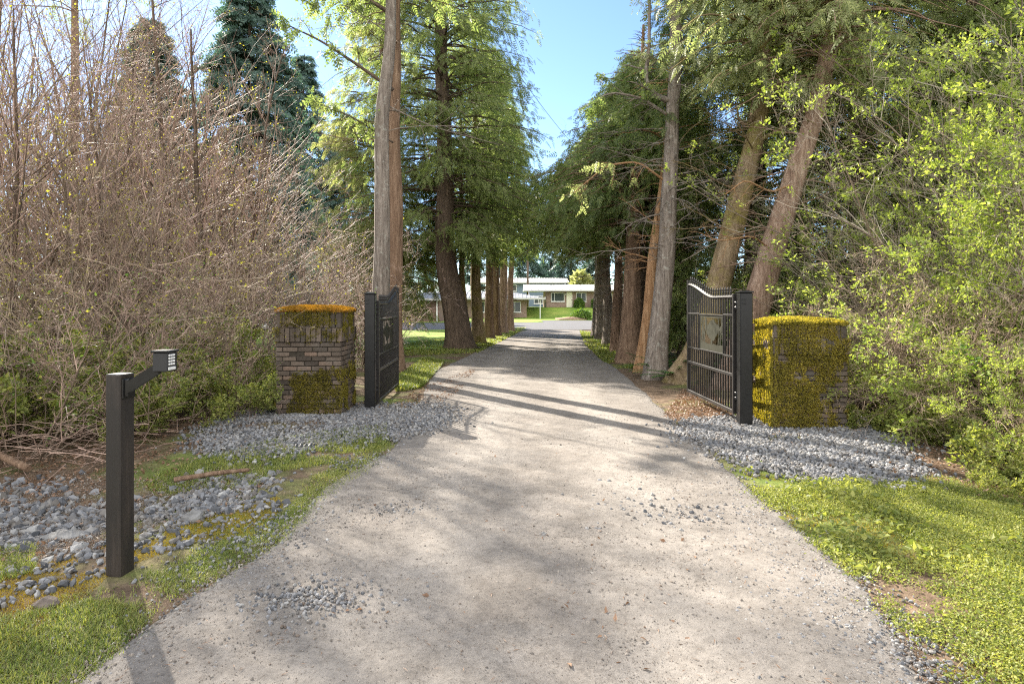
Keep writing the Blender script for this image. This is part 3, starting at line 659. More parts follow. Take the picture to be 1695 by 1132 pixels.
def gate(label, x, y, zoff, rz, L, side):
    """leaf that runs from its hinge along local +Y"""
    t = thing("metal_gate", label, "gate", (x, y, zoff), rz)
    fr = MB()
    fr.bbox((0, .025, .85), (.05, .05, 1.62), 0, .004)
    fr.bbox((0, L - .025, .985), (.05, .05, 1.89), 0, .004)
    fr.bbox((0, L / 2, .065), (.045, L - .102, .05), 0, .004)
    s = np.linspace(.052, L - .052, 30); P = np.stack([0 * s, s, top_z(s, L)], -1)
    for dz_ in (0.0,): fr.tubes(P + np.array([0, 0, dz_]), np.full(30, .027), 4, smooth=False, rmod=None)
    fr.build("frame", M['gate_paint'], t)
    rl = MB(); rl.bbox((0, L / 2, .555), (.04, L - .104, .045), 0, .004); rl.build("mid_rail", M['gate_paint'], t)
    p0, p1 = .20 * L, .70 * L
    for z in (.80, 1.37):
        for yc, ln in (((.052 + p0) / 2, p0 - .054), ((p1 + L - .052) / 2, L - .054 - p1)):
            rl = MB(); rl.bbox((0, yc, z), (.03, ln, .028), 0, .003); rl.build("panel_rail", M['gate_paint'], t)
    npk = 19
    for k in range(npk):
        sk = .052 + (k + 1) * (L - .104) / (npk + 1); zt = float(top_z(sk, L)); mid = p0 - .01 < sk < p1 + .01
        pk = MB()
        if mid:
            lo = MB(); lo.box((0, sk, (.09 + .80) / 2), (.019, .019, .80 - .09)); lo.build("picket", M['gate_paint'], t)
            pk.box((0, sk, (1.385 + zt + .05) / 2), (.019, .019, zt + .05 - 1.385))
        else: pk.box((0, sk, (.09 + zt + .05) / 2), (.019, .019, zt + .05 - .09))
        o = pk.build("picket", M['gate_paint'], t)
        fi = MB(); fi.lathe([(.006, 0), (.016, .008), (.016, .02), (.009, .03), (.017, .045), (.011, .07), (.001, .10)], (0, sk, zt + .05), 8); fi.build("finial", M['gate_paint'], o)
    # cut panel with a woodland scene, held in a thin frame
    pf = MB()
    for z in (.81, 1.36): pf.bbox((0, (p0 + p1) / 2, z), (.03, p1 - p0, .022), 0, .003)
    for s_ in (p0, p1): pf.bbox((0, s_, 1.085), (.03, .022, .526), 0, .003)
    pfo = pf.build("panel_frame", M['gate_paint'], t)
    nu, nv = 84, 54; uu, vv = np.meshgrid((np.arange(nu) + .5) / nu, (np.arange(nv) + .5) / nv)
    nse = n2(uu * 10, vv * 6, 1.0, 4, 5); mask = (uu < .03) | (uu > .97) | (vv < .05) | (vv > .95)
    mask |= vv < .17 + .10 * (n2(uu, 0 * uu, 5, 3, 2) - .3)
    mask |= (np.abs(uu - .47 - .02 * np.sin(vv * 9)) < .035) & (vv < .5)
    mask |= (((uu - .46) / .25) ** 2 + ((vv - .6) / .28) ** 2 + (nse - .5) * 1.6 < 1)
    for tx, tw in ((.1, .018), (.2, .014), (.78, .018), (.86, .014), (.92, .02)): mask |= (np.abs(uu - tx - .03 * np.sin(vv * 5 + tx * 9)) < tw) 
    mask |= (np.abs(uu - .85) < .15) & (vv > .45) & (nse > .56); mask |= (uu < .25) & (vv > .5) & (nse > .58)
    pn = MB(); pw, ph = (p1 - p0 - .024), .526
    jj, ii = np.nonzero(mask)
    cu = pw / nu; cv = ph / nv
    for face_x in (-.003, .003):
        y0 = p0 + .012 + ii * cu; z0 = .822 + jj * cv
        V = np.stack([np.stack([0*y0 + face_x, y0 + a__ * cu, z0 + b__ * cv], -1) for a__, b__ in ((0, 0), (1, 0), (1, 1), (0, 1))], 1)
        pn.add(V, np.arange(len(ii) * 4).reshape(-1, 4))
    # rims so that the plate has thickness
    pad = np.pad(mask, 1)
    for dj, di, e in ((0, -1, ((0, 0), (0, 1))), (0, 1, ((1, 0), (1, 1))), (-1, 0, ((0, 0), (1, 0))), (1, 0, ((0, 1), (1, 1)))):
        q = mask & ~pad[1 + dj:1 + dj + nv, 1 + di:1 + di + nu]; j2, i2 = np.nonzero(q)
        if not len(j2): continue
        y0 = p0 + .012 + i2 * cu; z0 = .822 + j2 * cv
        V = np.stack([np.stack([0*y0 + fx, y0 + e[w_][0] * cu, z0 + e[w_][1] * cv], -1) for fx, w_ in ((-.003, 0), (-.003, 1), (.003, 1), (.003, 0))], 1)
        pn.add(V, np.arange(len(i2) * 4).reshape(-1, 4))
    pn.build("panel", M['gate_panel'], t)
    for z in (.28, 1.50):
        hb = MB(); hb.lathe([(.0, -.06), (.022, -.06), (.022, -.012), (.017, -.01), (.017, .01), (.022, .012), (.022, .06), (0, .06)], (side * .012, -.02, z), 12)
        hb.bbox((side * .012, .012, z), (.03, .05, .05), 0, .004); hb.build("hinge", M['black_paint'], t)
    return t
gate("black metal gate leaf seen almost edge on beside the orange capped pillar", -2.12, 9.52, .02, math.atan2(.10, 2.2), 2.22, -1)
gate("black metal gate leaf with open pickets beside the yellow moss pillar", 3.015, 8.17, .10, math.atan2(.02, 2.1), 2.10, 1)

# ------------------------------------------------------------------ keypad post
m, n, l, p = mat_new("black_stained_timber"); M['timber'] = m
a = noise(n, l, 1.0, 6, 0.65, coords(n, l, (60, 60, 2.5)), 0.3); b = noise(n, l, 1.0, 4, 0.6, coords(n, l, (6, 6, 1.6)))
c = mixc(n, l, ramp(n, l, b, [(0.42, (0, 0, 0)), (0.62, (1, 1, 1))]), (0.016, 0.013, 0.011), ramp(n, l, a, [(0.3, (0.012, 0.009, 0.007)), (0.7, (0.046, 0.035, 0.028))]))
l.new(c, p.inputs["Base Color"]); spec(p, 0.6, 0.35); l.new(bump(n, l, a, 0.35, 0.004), p.inputs["Normal"])
kx, ky = -2.335, 3.60
t = thing("keypad_post", "black timber post carrying an entry keypad on an arm at left verge", "keypad post", (kx, ky, zloc(kx, ky) - .035), math.radians(-13))
mb = MB(); mb.bbox((0, 0, .57), (.105, .105, 1.30), 0, .006); mb.build("post", M['timber'], t)
mb = MB()
mb.bbox((.060, .0, 1.135), (.012, .09, .115), 0, .003); mb.bbox((.078, -.03, 1.14), (.026, .012, .10), 0, .003)
mb.build("bracket", M['black_paint'], t)
az = math.radians(13)
mb = MB()
A0 = np.array([.085, -.030, 1.14]); A1 = np.array([.30, -.02, 1.265])
dirv = unit(A1 - A0); up_ = unit(np.cross(dirv, np.array([0, 1, 0.]))) ; 
for s1, s2 in (((-.0), 1),):
    w_, h_ = .012, .034; yv = np.array([0, 1, 0.])
    V = [A + yv * sy * w_ + np.array([0, 0, 1.]) * sz * h_ for A in (A0, A1) for sy, sz in ((-1, -1), (1, -1), (1, 1), (-1, 1))]
    mb.add(V, [[0, 3, 2, 1], [4, 5, 6, 7], [0, 1, 5, 4], [1, 2, 6, 5], [2, 3, 7, 6], [3, 0, 4, 7]])
mb.build("arm", M['black_paint'], t)
mb = MB(); mb.bbox((.335, -.02, 1.30), (.085, .105, .112), az * .9, .006, 0)
kb = mb.build("keypad", M['plastic'], t)
mb = MB()
rot = lambda q: (math.cos(az*.9) * q[0] - math.sin(az*.9) * q[1] + .335, math.sin(az*.9) * q[0] + math.cos(az*.9) * q[1] - .02, q[2])
mb.bbox(rot((.0, .0, 1.361)), (.10, .12, .012), az * .9, .004); mb.build("visor", M['black_paint'], kb)
for k in range(4):
    for j in range(3):
        mb = MB(); mb.bbox(rot((.044, -.030 + j * .022, 1.338 - k * .017)), (.006, .016, .012), az * .9, .002); mb.build("button", M['button'], kb)
mb = MB(); mb.bbox(rot((.044, -.006, 1.262)), (.005, .07, .018), az * .9, .002); mb.build("nameplate", M['button'], kb)

# ------------------------------------------------------------------ drain pipes, stones, log
def drain(label, x, y, z, rz, L):
    t = thing("drain_pipe", label, "drain pipe", (x, y, z), rz)
    prof = []
    K = int(L / .012)
    for k in range(K + 1): prof.append((.085 + .009 * math.sin(k / 4 * 2 * math.pi), -L / 2 + k * L / K))
    prof = prof + [(.07, L / 2), (.07, -L / 2), prof[0]]
    mb = MB(); mb.lathe(prof, (0, 0, 0), 28, axis='x'); mb.build("corrugated_wall", mat_plain("black_ribbed_plastic", (0.03, 0.03, 0.032), 0.45, 0.5), t)
    return t
gx, gy = G(505, 742); drain("black corrugated drain pipe end below the orange capped pillar", gx, gy, -.035, .15, .20)
gx, gy = G(1305, 782); drain("black corrugated drain pipe end below the yellow moss pillar", gx, gy, -.045, -.25, .20)
def rock(label, x, y, s, seed, mat):
    r = rng_(seed); v = ICO_V.copy(); f = ICO_F
    # one subdivision
    e = {}; V = list(v); NF = []
    def midp(a, b):
        k = (min(a, b), max(a, b))
        if k not in e: e[k] = len(V); V.append(unit(V[a] + V[b]))
        return e[k]
    for _ in range(2):
        NF = []; e = {}
        for a, b, c in f: ab, bc, ca = midp(a, b), midp(b, c), midp(c, a); NF += [[a, ab, ca], [b, bc, ab], [c, ca, bc], [ab, bc, ca]]
        f = NF
    V = np.array(V); V = V * (0.55 + .9 * fbm(V * 1.7 + seed, 3, seed))[:, None] * np.array(s) / 2
    mb = MB(); mb.add(V, f, 0, False); o = mb.build("rock", mat); o.location = (x, y, zloc(x, y) + s[2] * .15); tag(o, label, "rock"); return o
M['rock_brown'] = mat_plain("brown_rock", (0.11, 0.09, 0.077), 0.9, 0.2, 0, 0.4, 18, 0.5)
M['rock_gray'] = mat_plain("gray_rock", (0.16, 0.157, 0.152), 0.9, 0.2, 0, 0.4, 14, 0.5)
gx, gy = G(75, 1006); rock("brown egg shaped stone lying in the ochre moss near the keypad post", gx, gy, (.13, .085, .07), 3, M['rock_brown'])
gx, gy = G(112, 862); rock("large flat pale stone lying among the ditch rubble", gx, gy, (.36, .22, .08), 5, M['rock_gray'])
gx, gy = G(320, 856); rock("upright gray stone at the right edge of the ditch rubble", gx, gy, (.17, .13, .13), 8, M['rock_gray'])
gx, gy = G(900, 886); rock("small gray stone alone in the middle of the driveway", gx, gy, (.06, .045, .04), 9, M['rock_gray'])
def log_(label, pts, r0, mat, seed):
    pts = np.array(pts, float); K = 16; tt = np.linspace(0, 1, K); q = np.stack([np.interp(tt, np.linspace(0, 1, len(pts)), pts[:, i]) for i in range(3)], -1)
    r = rng_(seed); rm = 1 + .2 * (r.random((1, K, 10)) - .5); mb = MB()
    o0 = q[0].copy(); mb.tubes(q - o0, np.linspace(r0, r0 * .7, K), 10, rmod=rm, caps=True); o = mb.build("fallen_log", mat); o.location = o0; tag(o, label, "log"); return o
log_("weathered fallen log lying in the brush left of the keypad post", [(-6.2, 6.1, .34), (-5.4, 6.0, .26), (-4.6, 5.75, .05)], .045, M['bark_brown'], 4)
log_("short broken stick lying on the ditch stones beside the keypad post", [(-3.05, 5.45, .03), (-2.75, 5.6, .05), (-2.5, 5.75, .04)], .025, M['bark_brown'], 6)

# ------------------------------------------------------------------ branching plants
def grow(r, base, dirs, lens, K, wander, bend):
    N = len(base); P = np.zeros((N, K, 3)); P[:, 0] = base; d = unit(dirs); step = (lens / (K - 1))[:, None]
    for k in range(1, K):
        d = unit(d + r.normal(size=(N, 3)) * wander + np.asarray(bend)); P[:, k] = P[:, k - 1] + d * step
    return P
def kids(r, P, lens, R, n_per, trange, ang, lf, rf, K, wander, bend, upb=0.0, keep=1.0, minlen=0.05):
    N, Kp, _ = P.shape; n_ = N * n_per; pi = np.repeat(np.arange(N), n_per); t = r.uniform(*trange, n_)
    x = t * (Kp - 1); i = np.minimum(x.astype(int), Kp - 2); f = (x - i)[:, None]
    pos = P[pi, i] * (1 - f) + P[pi, i + 1] * f; tan = unit(P[pi, i + 1] - P[pi, i])
    rad = R[pi, i] * (1 - f[:, 0]) + R[pi, i + 1] * f[:, 0]
    perp = unit(np.cross(tan, r.normal(size=(n_, 3)))); a = r.uniform(ang[0], ang[1], n_)[:, None]
    d = tan * np.cos(a) + perp * np.sin(a) + np.array([0, 0, upb])
    ln = np.maximum(lens[pi] * lf * (1 - .55 * t) * r.uniform(.5, 1.25, n_), minlen)
    if keep < 1: q = r.random(n_) < keep; pos, d, ln, rad = pos[q], d[q], ln[q], rad[q]
    return grow(r, pos, d, ln, K, wander, bend), ln, np.maximum(rad * rf, .0011)
def taper(r0, K, end=0.3): return np.asarray(r0)[:, None] * np.linspace(1, end, K)[None]
def shrub_parts(seed, H=5.0, stems=14, spread=0.5, arch=0.0, base_r=0.35, r0=0.018, n1=9, n2_=5, n3=3, leaf=None, leaf_size=0.03, leaf_n=1, leaf_mask=0.0, wander=.07, lmin=0.0, sides0=5, thin=1.0, rmin=.0012):
    r = rng_(seed); az = r.uniform(0, 2*np.pi, stems); rad = base_r * np.sqrt(r.random(stems))
    base = np.stack([np.cos(az) * rad, np.sin(az) * rad, np.full(stems, -.08)], -1)
    sp = spread * r.uniform(.3, 1.1, stems); dirs = np.stack([np.cos(az) * sp, np.sin(az) * sp, np.ones(stems)], -1)
    L0 = H * r.uniform(.6, 1.1, stems); K0 = 12
    P0 = grow(r, base, dirs, L0, K0, wander, (0, 0, -arch)); R0 = taper(r0 * r.uniform(.6, 1.3, stems), K0, .22)
    P1, L1, q1 = kids(r, P0, L0, R0, n1, (.15, .97), (.35, .95), .42, .62, 7, wander * 1.4, (0, 0, .02 - arch * .6), .12); q1 = np.maximum(q1, rmin * 1.5); R1 = taper(q1 * thin, 7, .3)
    P2, L2, q2 = kids(r, P1, L1, R1, n2_, (.15, .98), (.4, 1.0), .5, .65, 5, wander * 1.6, (0, 0, .02 - arch * .4), .08); q2 = np.maximum(q2, rmin * 1.2); R2 = taper(q2, 5, .45)
    P3, L3, q3 = kids(r, P2, L2, R2, n3, (.2, .98), (.4, 1.0), .55, .7, 4, wander * 1.6, (0, 0, .01), .05); q3 = np.maximum(q3, rmin); R3 = taper(q3, 4, .6)
    mb = MB(); mb.tubes(P0, R0, sides0, 1); mb.tubes(P1[::2], R1[::2], 4, 1); mb.tubes(P1[1::2], R1[1::2], 4); mb.tubes(P2, R2, 3); mb.tubes(P3, R3, 3)
    lf = None
    if leaf is not None:
        lf = MB(); ends = np.concatenate([P3[:, -1], P3[:, 2], P2[:, -1], P2[:, 3]]); tn = np.concatenate([P3[:, -1] - P3[:, -2], P3[:, 2] - P3[:, 1], P2[:, -1] - P2[:, -2], P2[:, 3] - P2[:, 2]])
        if leaf_mask > 0:
            k = (fbm(ends * .9 + seed, 3, seed) > leaf_mask) & (ends[:, 2] > lmin); ends, tn = ends[k], tn[k]
        if isinstance(leaf_n, float):
            k = r.random(len(ends)) < leaf_n; ends, tn = ends[k], tn[k]; c_ = 1
        else: c_ = leaf_n
        e = np.repeat(ends, c_, 0); e = e + r.normal(size=e.shape) * leaf_size * .5
        add_leaves(lf, r, e, leaf_size, .7, .8, np.repeat(unit(tn), c_, 0) * .8)
    return mb, lf
def make_shrub(name, label, cat, group, loc, mat, leafmat=None, rz=0., sc=1.0, **kw):
    mb, lf = shrub_parts(leaf=leafmat, **kw)
    t = thing(name, label, cat, loc, rz, group); t.scale = (sc, sc, sc)
    mb.build("stems", [mat, M['twig_dark']], t)
    if lf is not None and lf.n: lf.build("leaves", leafmat, t)
    return t

# ---- left thicket: bare tan shrubs, three habits copied with turns and sizes
LT = "bare shrubs of the thicket left of the driveway"
protoA = dict(H=7.0, stems=10, spread=.34, r0=.033, n1=9, n2_=4, n3=2, leaf_size=.045, leaf_n=.18, wander=.08, rmin=.0026)
protoB = dict(H=4.4, stems=15, spread=.6, arch=.035, r0=.016, n1=8, n2_=4, n3=3, leaf_size=.045, leaf_n=.16, wander=.12, rmin=.0026)
protoC = dict(H=3.0, stems=18, spread=.9, arch=.06, r0=.011, n1=8, n2_=5, n3=2, leaf_size=.035, leaf_n=.2, wander=.12, rmin=.002)
labA = "tall bare upright shrub with tan stems in the thicket left of the driveway"
labB = "bare spreading shrub with tangled twigs in the thicket left of the driveway"
labC = "low arching twiggy shrub at the front of the left thicket"
labP = "pinkish bare shrub at the back of the left thicket"
seedk = 300
def shrub_set(proto, nvar, spots, label, group, mat, leafmat, name, cat):
    global seedk
    protos = []
    r = rng_(seedk)
    for i, (x, y, s) in enumerate(spots):
        if i < nvar:
            seedk += 1
            o = make_shrub(name, label, cat, group, (x, y, zloc(x, y)), mat, leafmat, r.uniform(0, 6.28), s, seed=seedk, **proto); protos.append(o)
        else:
            o = dup(protos[i % nvar], (x, y, zloc(x, y)), r.uniform(0, 6.28), s * r.uniform(.92, 1.08))
    seedk += 10
shrub_set(protoA, 4, [(-7.8, 10.6, .92), (-9.5, 12.0, 1.1), (-6.9, 13.0, .78), (-8.6, 8.4, 1.0), (-10.8, 10.0, 1.2), (-12.5, 13.5, 1.3), (-10.2, 15.2, 1.2), (-7.2, 7.2, .8), (-14.5, 16.5, 1.4), (-6.4, 9.2, .72), (-8.8, 14.5, 1.0), (-12.0, 10.8, 1.2), (-5.3, 10.4, .55), (-12, 20, 1.6), (-14, 20, 1.6), (-10, 18, 1.4), (-16, 22, 1.7), (-9.2, 20.5, 1.3), (-13, 17.5, 1.5), (-11.2, 22.5, 1.55), (-18, 22, 1.7), (-8.2, 17.5, 1.05), (-15.5, 18.5, 1.55)], labA, LT, M['twig_tan'], M['bud'], "bare_shrub", "shrub")
shrub_set(protoB, 4, [(-4.6, 9.6, .85), (-5.6, 7.9, .95), (-7.2, 9.4, 1.1), (-5.2, 12.4, .85), (-8.2, 11.8, 1.1), (-9.2, 9.6, 1.2), (-8.2, 6.6, 1.0)], labB, LT, M['twig_olive'], M['bud'], "bare_shrub", "shrub")
shrub_set(protoC, 4, [(-4.2, 8.8, .75), (-4.6, 7.3, .85), (-5.2, 6.4, .9), (-6.4, 6.0, .8), (-6.8, 7.7, 1.0), (-3.7, 11.6, .8), (-5.9, 9.4, 1.0)], labC, LT, M['twig_tan'], M['under_leaf'], "bare_shrub", "shrub")
shrub_set(dict(protoB, H=5.0, leaf_n=.05, n1=9), 3, [(-6.2, 17, 1.1), (-8.5, 18.5, 1.2), (-10.5, 19.5, 1.25), (-5.1, 15.6, .95), (-4.6, 18.0, .85), (-12.5, 18.5, 1.3), (-7.2, 21.0, 1.1), (-4.0, 15.8, .75), (-14.8, 21, 1.4), (-11.0, 23, 1.2), (-3.7, 17.2, .7)], labP, LT, M['twig_pink'], M['bud'], "bare_shrub", "shrub")
# evergreen low bushes with green leaves inside the thicket
shrub_set(dict(H=1.3, stems=16, spread=.8, arch=.04, r0=.008, n1=6, n2_=4, n3=3, leaf_size=.05, leaf_n=2, wander=.1), 3, [(-5.0, 8.4, 1.0), (-5.8, 7.2, 1.1), (-4.0, 9.4, .8), (-6.8, 6.3, 1.1), (-5.5, 10.0, 1.3), (-4.3, 7.8, .7), (-4.8, 7.2, .9), (-5.9, 8.8, 1.3), (-3.9, 8.7, .6), (-6.6, 7.5, 1.3), (-7.6, 8.2, 1.6), (-4.9, 9.3, 1.2), (-6.2, 5.7, .7), (-7.4, 6.4, 1.1)], "low green leafy bush under the bare shrubs left of the driveway", "leafy bushes in the left thicket", M['twig_olive'], M['cover_leaf'], "leafy_bush", "bush")
# brush heap
mb = MB(); r = rng_(77); N = 320
b0 = np.stack([r.uniform(-7.0, -4.0, N), r.uniform(5.7, 7.4, N), np.zeros(N)], -1); b0[:, 2] = zg(b0[:, 0], b0[:, 1]) + r.random(N) * .35
P0 = grow(r, b0, np.stack([r.normal(size=N), r.normal(size=N), r.normal(size=N) * .3], -1), r.uniform(.3, .8, N), 6, .12, (0, 0, -.03)); mb.tubes(P0, taper(r.uniform(.002, .006, N), 6, .5), 4)
tag(mb.build("brush", M['twig_tan']), "dry fallen twigs heaped along the foot of the left thicket", "brushwood", kind="stuff")

# ---- right thicket: leafing shrubs
RT = "leafing shrubs of the thicket right of the driveway"
protoR = dict(H=4.8, stems=11, spread=.55, arch=.045, r0=.017, n1=9, n2_=6, n3=3, leaf_size=.046, leaf_n=3, leaf_mask=.53, lmin=.9, wander=.09)
shrub_set(protoR, 4, [(6.6, 9.0, 1.05), (7.8, 8.0, 1.15), (6.9, 10.6, 1.0), (8.9, 9.6, 1.3), (7.4, 11.2, 1.2), (6.4, 7.4, .9), (9.6, 7.6, 1.4), (8.2, 6.4, 1.15), (9.8, 9.4, 1.6), (8.6, 11.6, 1.5), (10.8, 11.0, 1.7), (7.9, 10.2, 1.25)], "arching shrub breaking into yellow green leaf in the thicket right of the driveway", RT, M['twig_pale'], M['new_leaf'], "leafing_shrub", "shrub")
shrub_set(dict(H=2.6, stems=34, spread=1.0, arch=.08, r0=.010, n1=10, n2_=6, n3=3, leaf_size=.040, leaf_n=2, leaf_mask=.55, wander=.12), 4, [(6.1, 8.8, 1.0), (5.9, 7.2, .9), (6.1, 7.9, 1.15), (7.0, 6.6, 1.2), (8.4, 6.2, 1.2), (6.2, 9.4, 1.2), (6.6, 6.2, .95), (7.6, 7.2, 1.05), (5.4, 9.2, .85), (6.9, 8.3, 1.05), (7.4, 5.5, .95), (5.4, 6.0, .55), (8.4, 8.0, 1.2), (6.4, 5.2, .6)], "low brown tangle of arching twigs at the front of the right thicket", "twig tangles of the right thicket", M['twig_bramble'], M['new_leaf'], "bramble_shrub", "shrub")
shrub_set(dict(H=.55, stems=26, spread=.9, arch=.03, r0=.004, n1=5, n2_=3, n3=2, leaf_size=.05, leaf_n=2, wander=.1), 3, [(4.9, 5.7, .9), (5.6, 5.1, 1.0), (4.7, 4.6, .7), (5.2, 6.6, 1.0), (6.0, 5.8, 1.1), (5.6, 4.2, .9), (4.6, 7.9, .7), (5.0, 7.3, .8), (4.4, 5.3, .5)], "leafy green weed clump at the foot of the right thicket", "weed clumps on the right verge", M['twig_olive'], M['cover_leaf'], "weed_clump", "weed")

shrub_set(dict(H=1.7, stems=14, spread=.85, arch=.05, r0=.008, n1=7, n2_=5, n3=3, leaf_size=.05, leaf_n=3, leaf_mask=.46, wander=.1), 3, [(6.0, 6.9, .9), (7.0, 5.9, 1.05), (6.1, 8.1, .8), (7.9, 6.9, 1.2), (6.3, 5.3, .75), (5.6, 9.6, .7), (8.6, 5.8, 1.2)], "knee high green leafy bush in front of the twig tangle of the right thicket", "leafy bushes of the right thicket", M['twig_bramble'], M['under_leaf'], "leafy_bush", "bush")

# ------------------------------------------------------------------ conifers
def frond(nl=6, w=.085, ll=.36):
    V, F = [], []
    for k in range(nl):
        x = .08 + .84 * k / (nl - 1)
        for s in (-1, 1):
            L = ll * (1 - .62 * x) ; a = .85 - .25 * x; dx, dy = math.cos(a) * L, s * math.sin(a) * L; px, py = -dy / L * w * .5, dx / L * w * .5
            b = len(V); V += [[x, 0, 0], [x + dx * .5 + px, dy * .5 + py, -.015], [x + dx, dy, -.05], [x + dx * .5 - px, dy * .5 - py, -.015]]; F.append([b, b+1, b+2, b+3])
    b = len(V); V += [[0, -.02, 0], [.5, -.02, .01], [1.08, 0, -.03], [.5, .02, .01]]; F.append([b, b+1, b+2, b+3])
    V = np.array(V, float); V[:, 2] -= .12 * V[:, 0] ** 2
    return V, np.array(F)
FR_V, FR_F = frond(5, .095, .40)
FR6_V, FR6_F = frond(4, .15, .46)
def trunk_path(H, lean, K=44, z0=-.25):
    z = z0 + (H - z0) * np.linspace(0, 1, K) ** 1.25
    lz = [q[0] for q in lean]; return np.stack([np.interp(z, lz, [q[1] for q in lean]), np.interp(z, lz, [q[2] for q in lean]), z], -1)
def conifer_parts(seed, H=18, r0=.3, lean=((0, 0, 0), (30, 0, 0)), zc=3.0, R=3.0, prof=None, nb=200, ns=26, sl=.55, up=.15, droop=.35, hang=.35, bare=14, bare_z=(1.5, 4), azw=None, flare=.6, tmin=.15, lod=0, dead_len=1.4, tpow=.8, kthr=.41, fine=True):
    r = rng_(seed); K = 44; P = trunk_path(H, lean, K); z = P[:, 2]
    P[:, :2] += (np.stack([fbm(np.stack([z * .35, 0*z + k, 0*z + seed], -1), 2, 3) for k in (0, 9)], -1) - .5) * .22 * sstep(0, 3, z)[:, None]
    R0 = r0 * (1 - .9 * np.clip(z / H, 0, 1) ** tpow) ; sides = 22 if lod == 0 else 8
    ang = np.linspace(0, 2*np.pi, sides, endpoint=False)
    ca, sa = np.cos(ang), np.sin(ang); A, Zz = np.meshgrid(ang, z)
    q = np.stack([np.cos(A) * 2.6, np.sin(A) * 2.6, Zz * .35 + seed], -1)
    rm = 1 + .30 * (fbm(q, 3, seed) - .5) + .16 * (vnoise(np.stack([np.cos(A) * 6, np.sin(A) * 6, Zz * .5], -1), seed + 4) - .5)
    lob = .55 + .9 * vnoise(np.stack([np.cos(A) * 1.8, np.sin(A) * 1.8, 0*A + seed], -1), seed + 2)
    rm = rm + flare * lob * np.exp(-np.clip(Zz + .1, 0, None) / .42)
    tr = MB(); tr.tubes(P, R0, sides, rmod=rm[None])
    at = lambda h: np.stack([np.interp(h, z, P[:, i]) for i in range(3)], -1)
    # living limbs
    u = (np.arange(nb) + r.random(nb)) / nb; h = zc + (H * .985 - zc) * u ** .95; fr = (h - zc) / (H - zc)
    az = r.uniform(0, 2*np.pi, nb) if azw is None else azw(r, nb, fr)
    pf = prof if prof else (lambda f: np.minimum(1, (1 - f) * 1.25 + .06) * np.minimum(1, .65 + f * 2.2))
    L = R * pf(fr) * (r.uniform(.7, 1.12, nb) if lod == 0 else r.uniform(.62, 1.2, nb))
    Kb = 8; tt = np.linspace(0, 1, Kb); dh = np.stack([np.cos(az), np.sin(az), 0*az], -1)
    upv = up + (0.45 * fr ** 2)
    B = at(h)[:, None, :] + dh[:, None, :] * (L[:, None] * tt)[..., None]
    B[:, :, 2] += (upv[:, None] * tt - droop * tt ** 2) * L[:, None]
    B += np.cumsum(r.normal(size=B.shape) * .028, 1) * L[:, None, None] * .5 * (tt > 0)[None, :, None]
    tr.tubes(B, taper(.010 + .0085 * L, Kb, .18), 5 if lod == 0 else 3)
    # dead bare limbs below
    if bare:
        hb = r.uniform(bare_z[0], bare_z[1], bare); ab = r.uniform(0, 2*np.pi, bare); d = np.stack([np.cos(ab), np.sin(ab), r.uniform(-.2, .35, bare)], -1)
        LB = dead_len * r.uniform(.25, 1.1, bare); PB = grow(r, at(hb), d, LB, 8, .11, (0, 0, -.02)); RB = taper(r.uniform(.010, .022, bare), 8, .25); tr.tubes(PB, RB, 5)
        P1, L1, q1 = kids(r, PB, LB, RB, 6, (.3, .98), (.4, 1.0), .5, .6, 5, .14, (0, 0, -.01)); R1 = taper(q1, 5, .4); tr.tubes(P1, R1, 3)
        P2, L2, q2 = kids(r, P1, L1, R1, 3, (.3, .98), (.4, 1.0), .55, .7, 4, .14, (0, 0, -.02)); tr.tubes(P2, taper(q2, 4, .5), 3)
    # foliage sprays along the limbs
    if lod == 0: ns = int(ns * 1.8); sl = sl * .60
    N = nb * ns; bi = np.repeat(np.arange(nb), ns); t = tmin + (1.0 - tmin) * r.random(N) ** .75
    x = t * (Kb - 1); i = np.minimum(x.astype(int), Kb - 2); f = (x - i)[:, None]
    pos = B[bi, i] * (1 - f) + B[bi, i + 1] * f; tan = unit(B[bi, i + 1] - B[bi, i])
    side = unit(np.cross(tan, np.array([0, 0, 1.]))) * np.where(r.random(N) < .5, -1, 1)[:, None]
    fw = tan * r.uniform(.3, 1.0, N)[:, None] + side * (r.uniform(.1, 1.1, N) * (1.15 - t * .6))[:, None]; fw = unit(fw) ; fw[:, 2] -= hang * r.uniform(.2, 1.6, N); 
    fw = fw + r.normal(size=(N, 3)) * (.38 if lod == 0 else .2); nr = np.array([0, 0, .8]) + r.normal(size=(N, 3)) * .75
    pos = pos + side * (r.random(N) * .12 * L[bi])[:, None] * (1 - .5 * t)[:, None] + r.normal(size=(N, 3)) * (.13 if lod == 0 else .08)
    scl = sl * r.uniform(.55, 1.25, N) * np.clip(.55 + .25 * L[bi], .5, 1.1)
    keep = fbm(pos * .55 + seed, 2, seed + 1) > kthr
    pos, fw, nr, scl = pos[keep], fw[keep], nr[keep], scl[keep]
    cr = MB(); Bm = basis(fw, nr) * scl[:, None, None]
    cr.inst(FR_V if lod == 0 else FR6_V, FR_F if lod == 0 else FR6_F, Bm * (1.12 if lod == 0 else 1.0), pos)
    return tr, cr
def make_conifer(name, label, group, x, y, bark, leaf, rz=0., sc=1.0, **kw):
    tr, cr = conifer_parts(**kw); t = thing(name, label, "tree", (x, y, zloc(x, y)), rz, group); t.scale = (sc, sc, sc)
    tr.build("trunk", bark, t)
    if kw.get('ns', 1) > 0: cr.build("crown", leaf, t)
    return t
full = lambda f: np.minimum(1, (1 - f) * 1.5 + .05) * np.minimum(1, .7 + f * 3)
LROW, RROW = "trees of the left row along the driveway", "trees of the right row along the driveway"
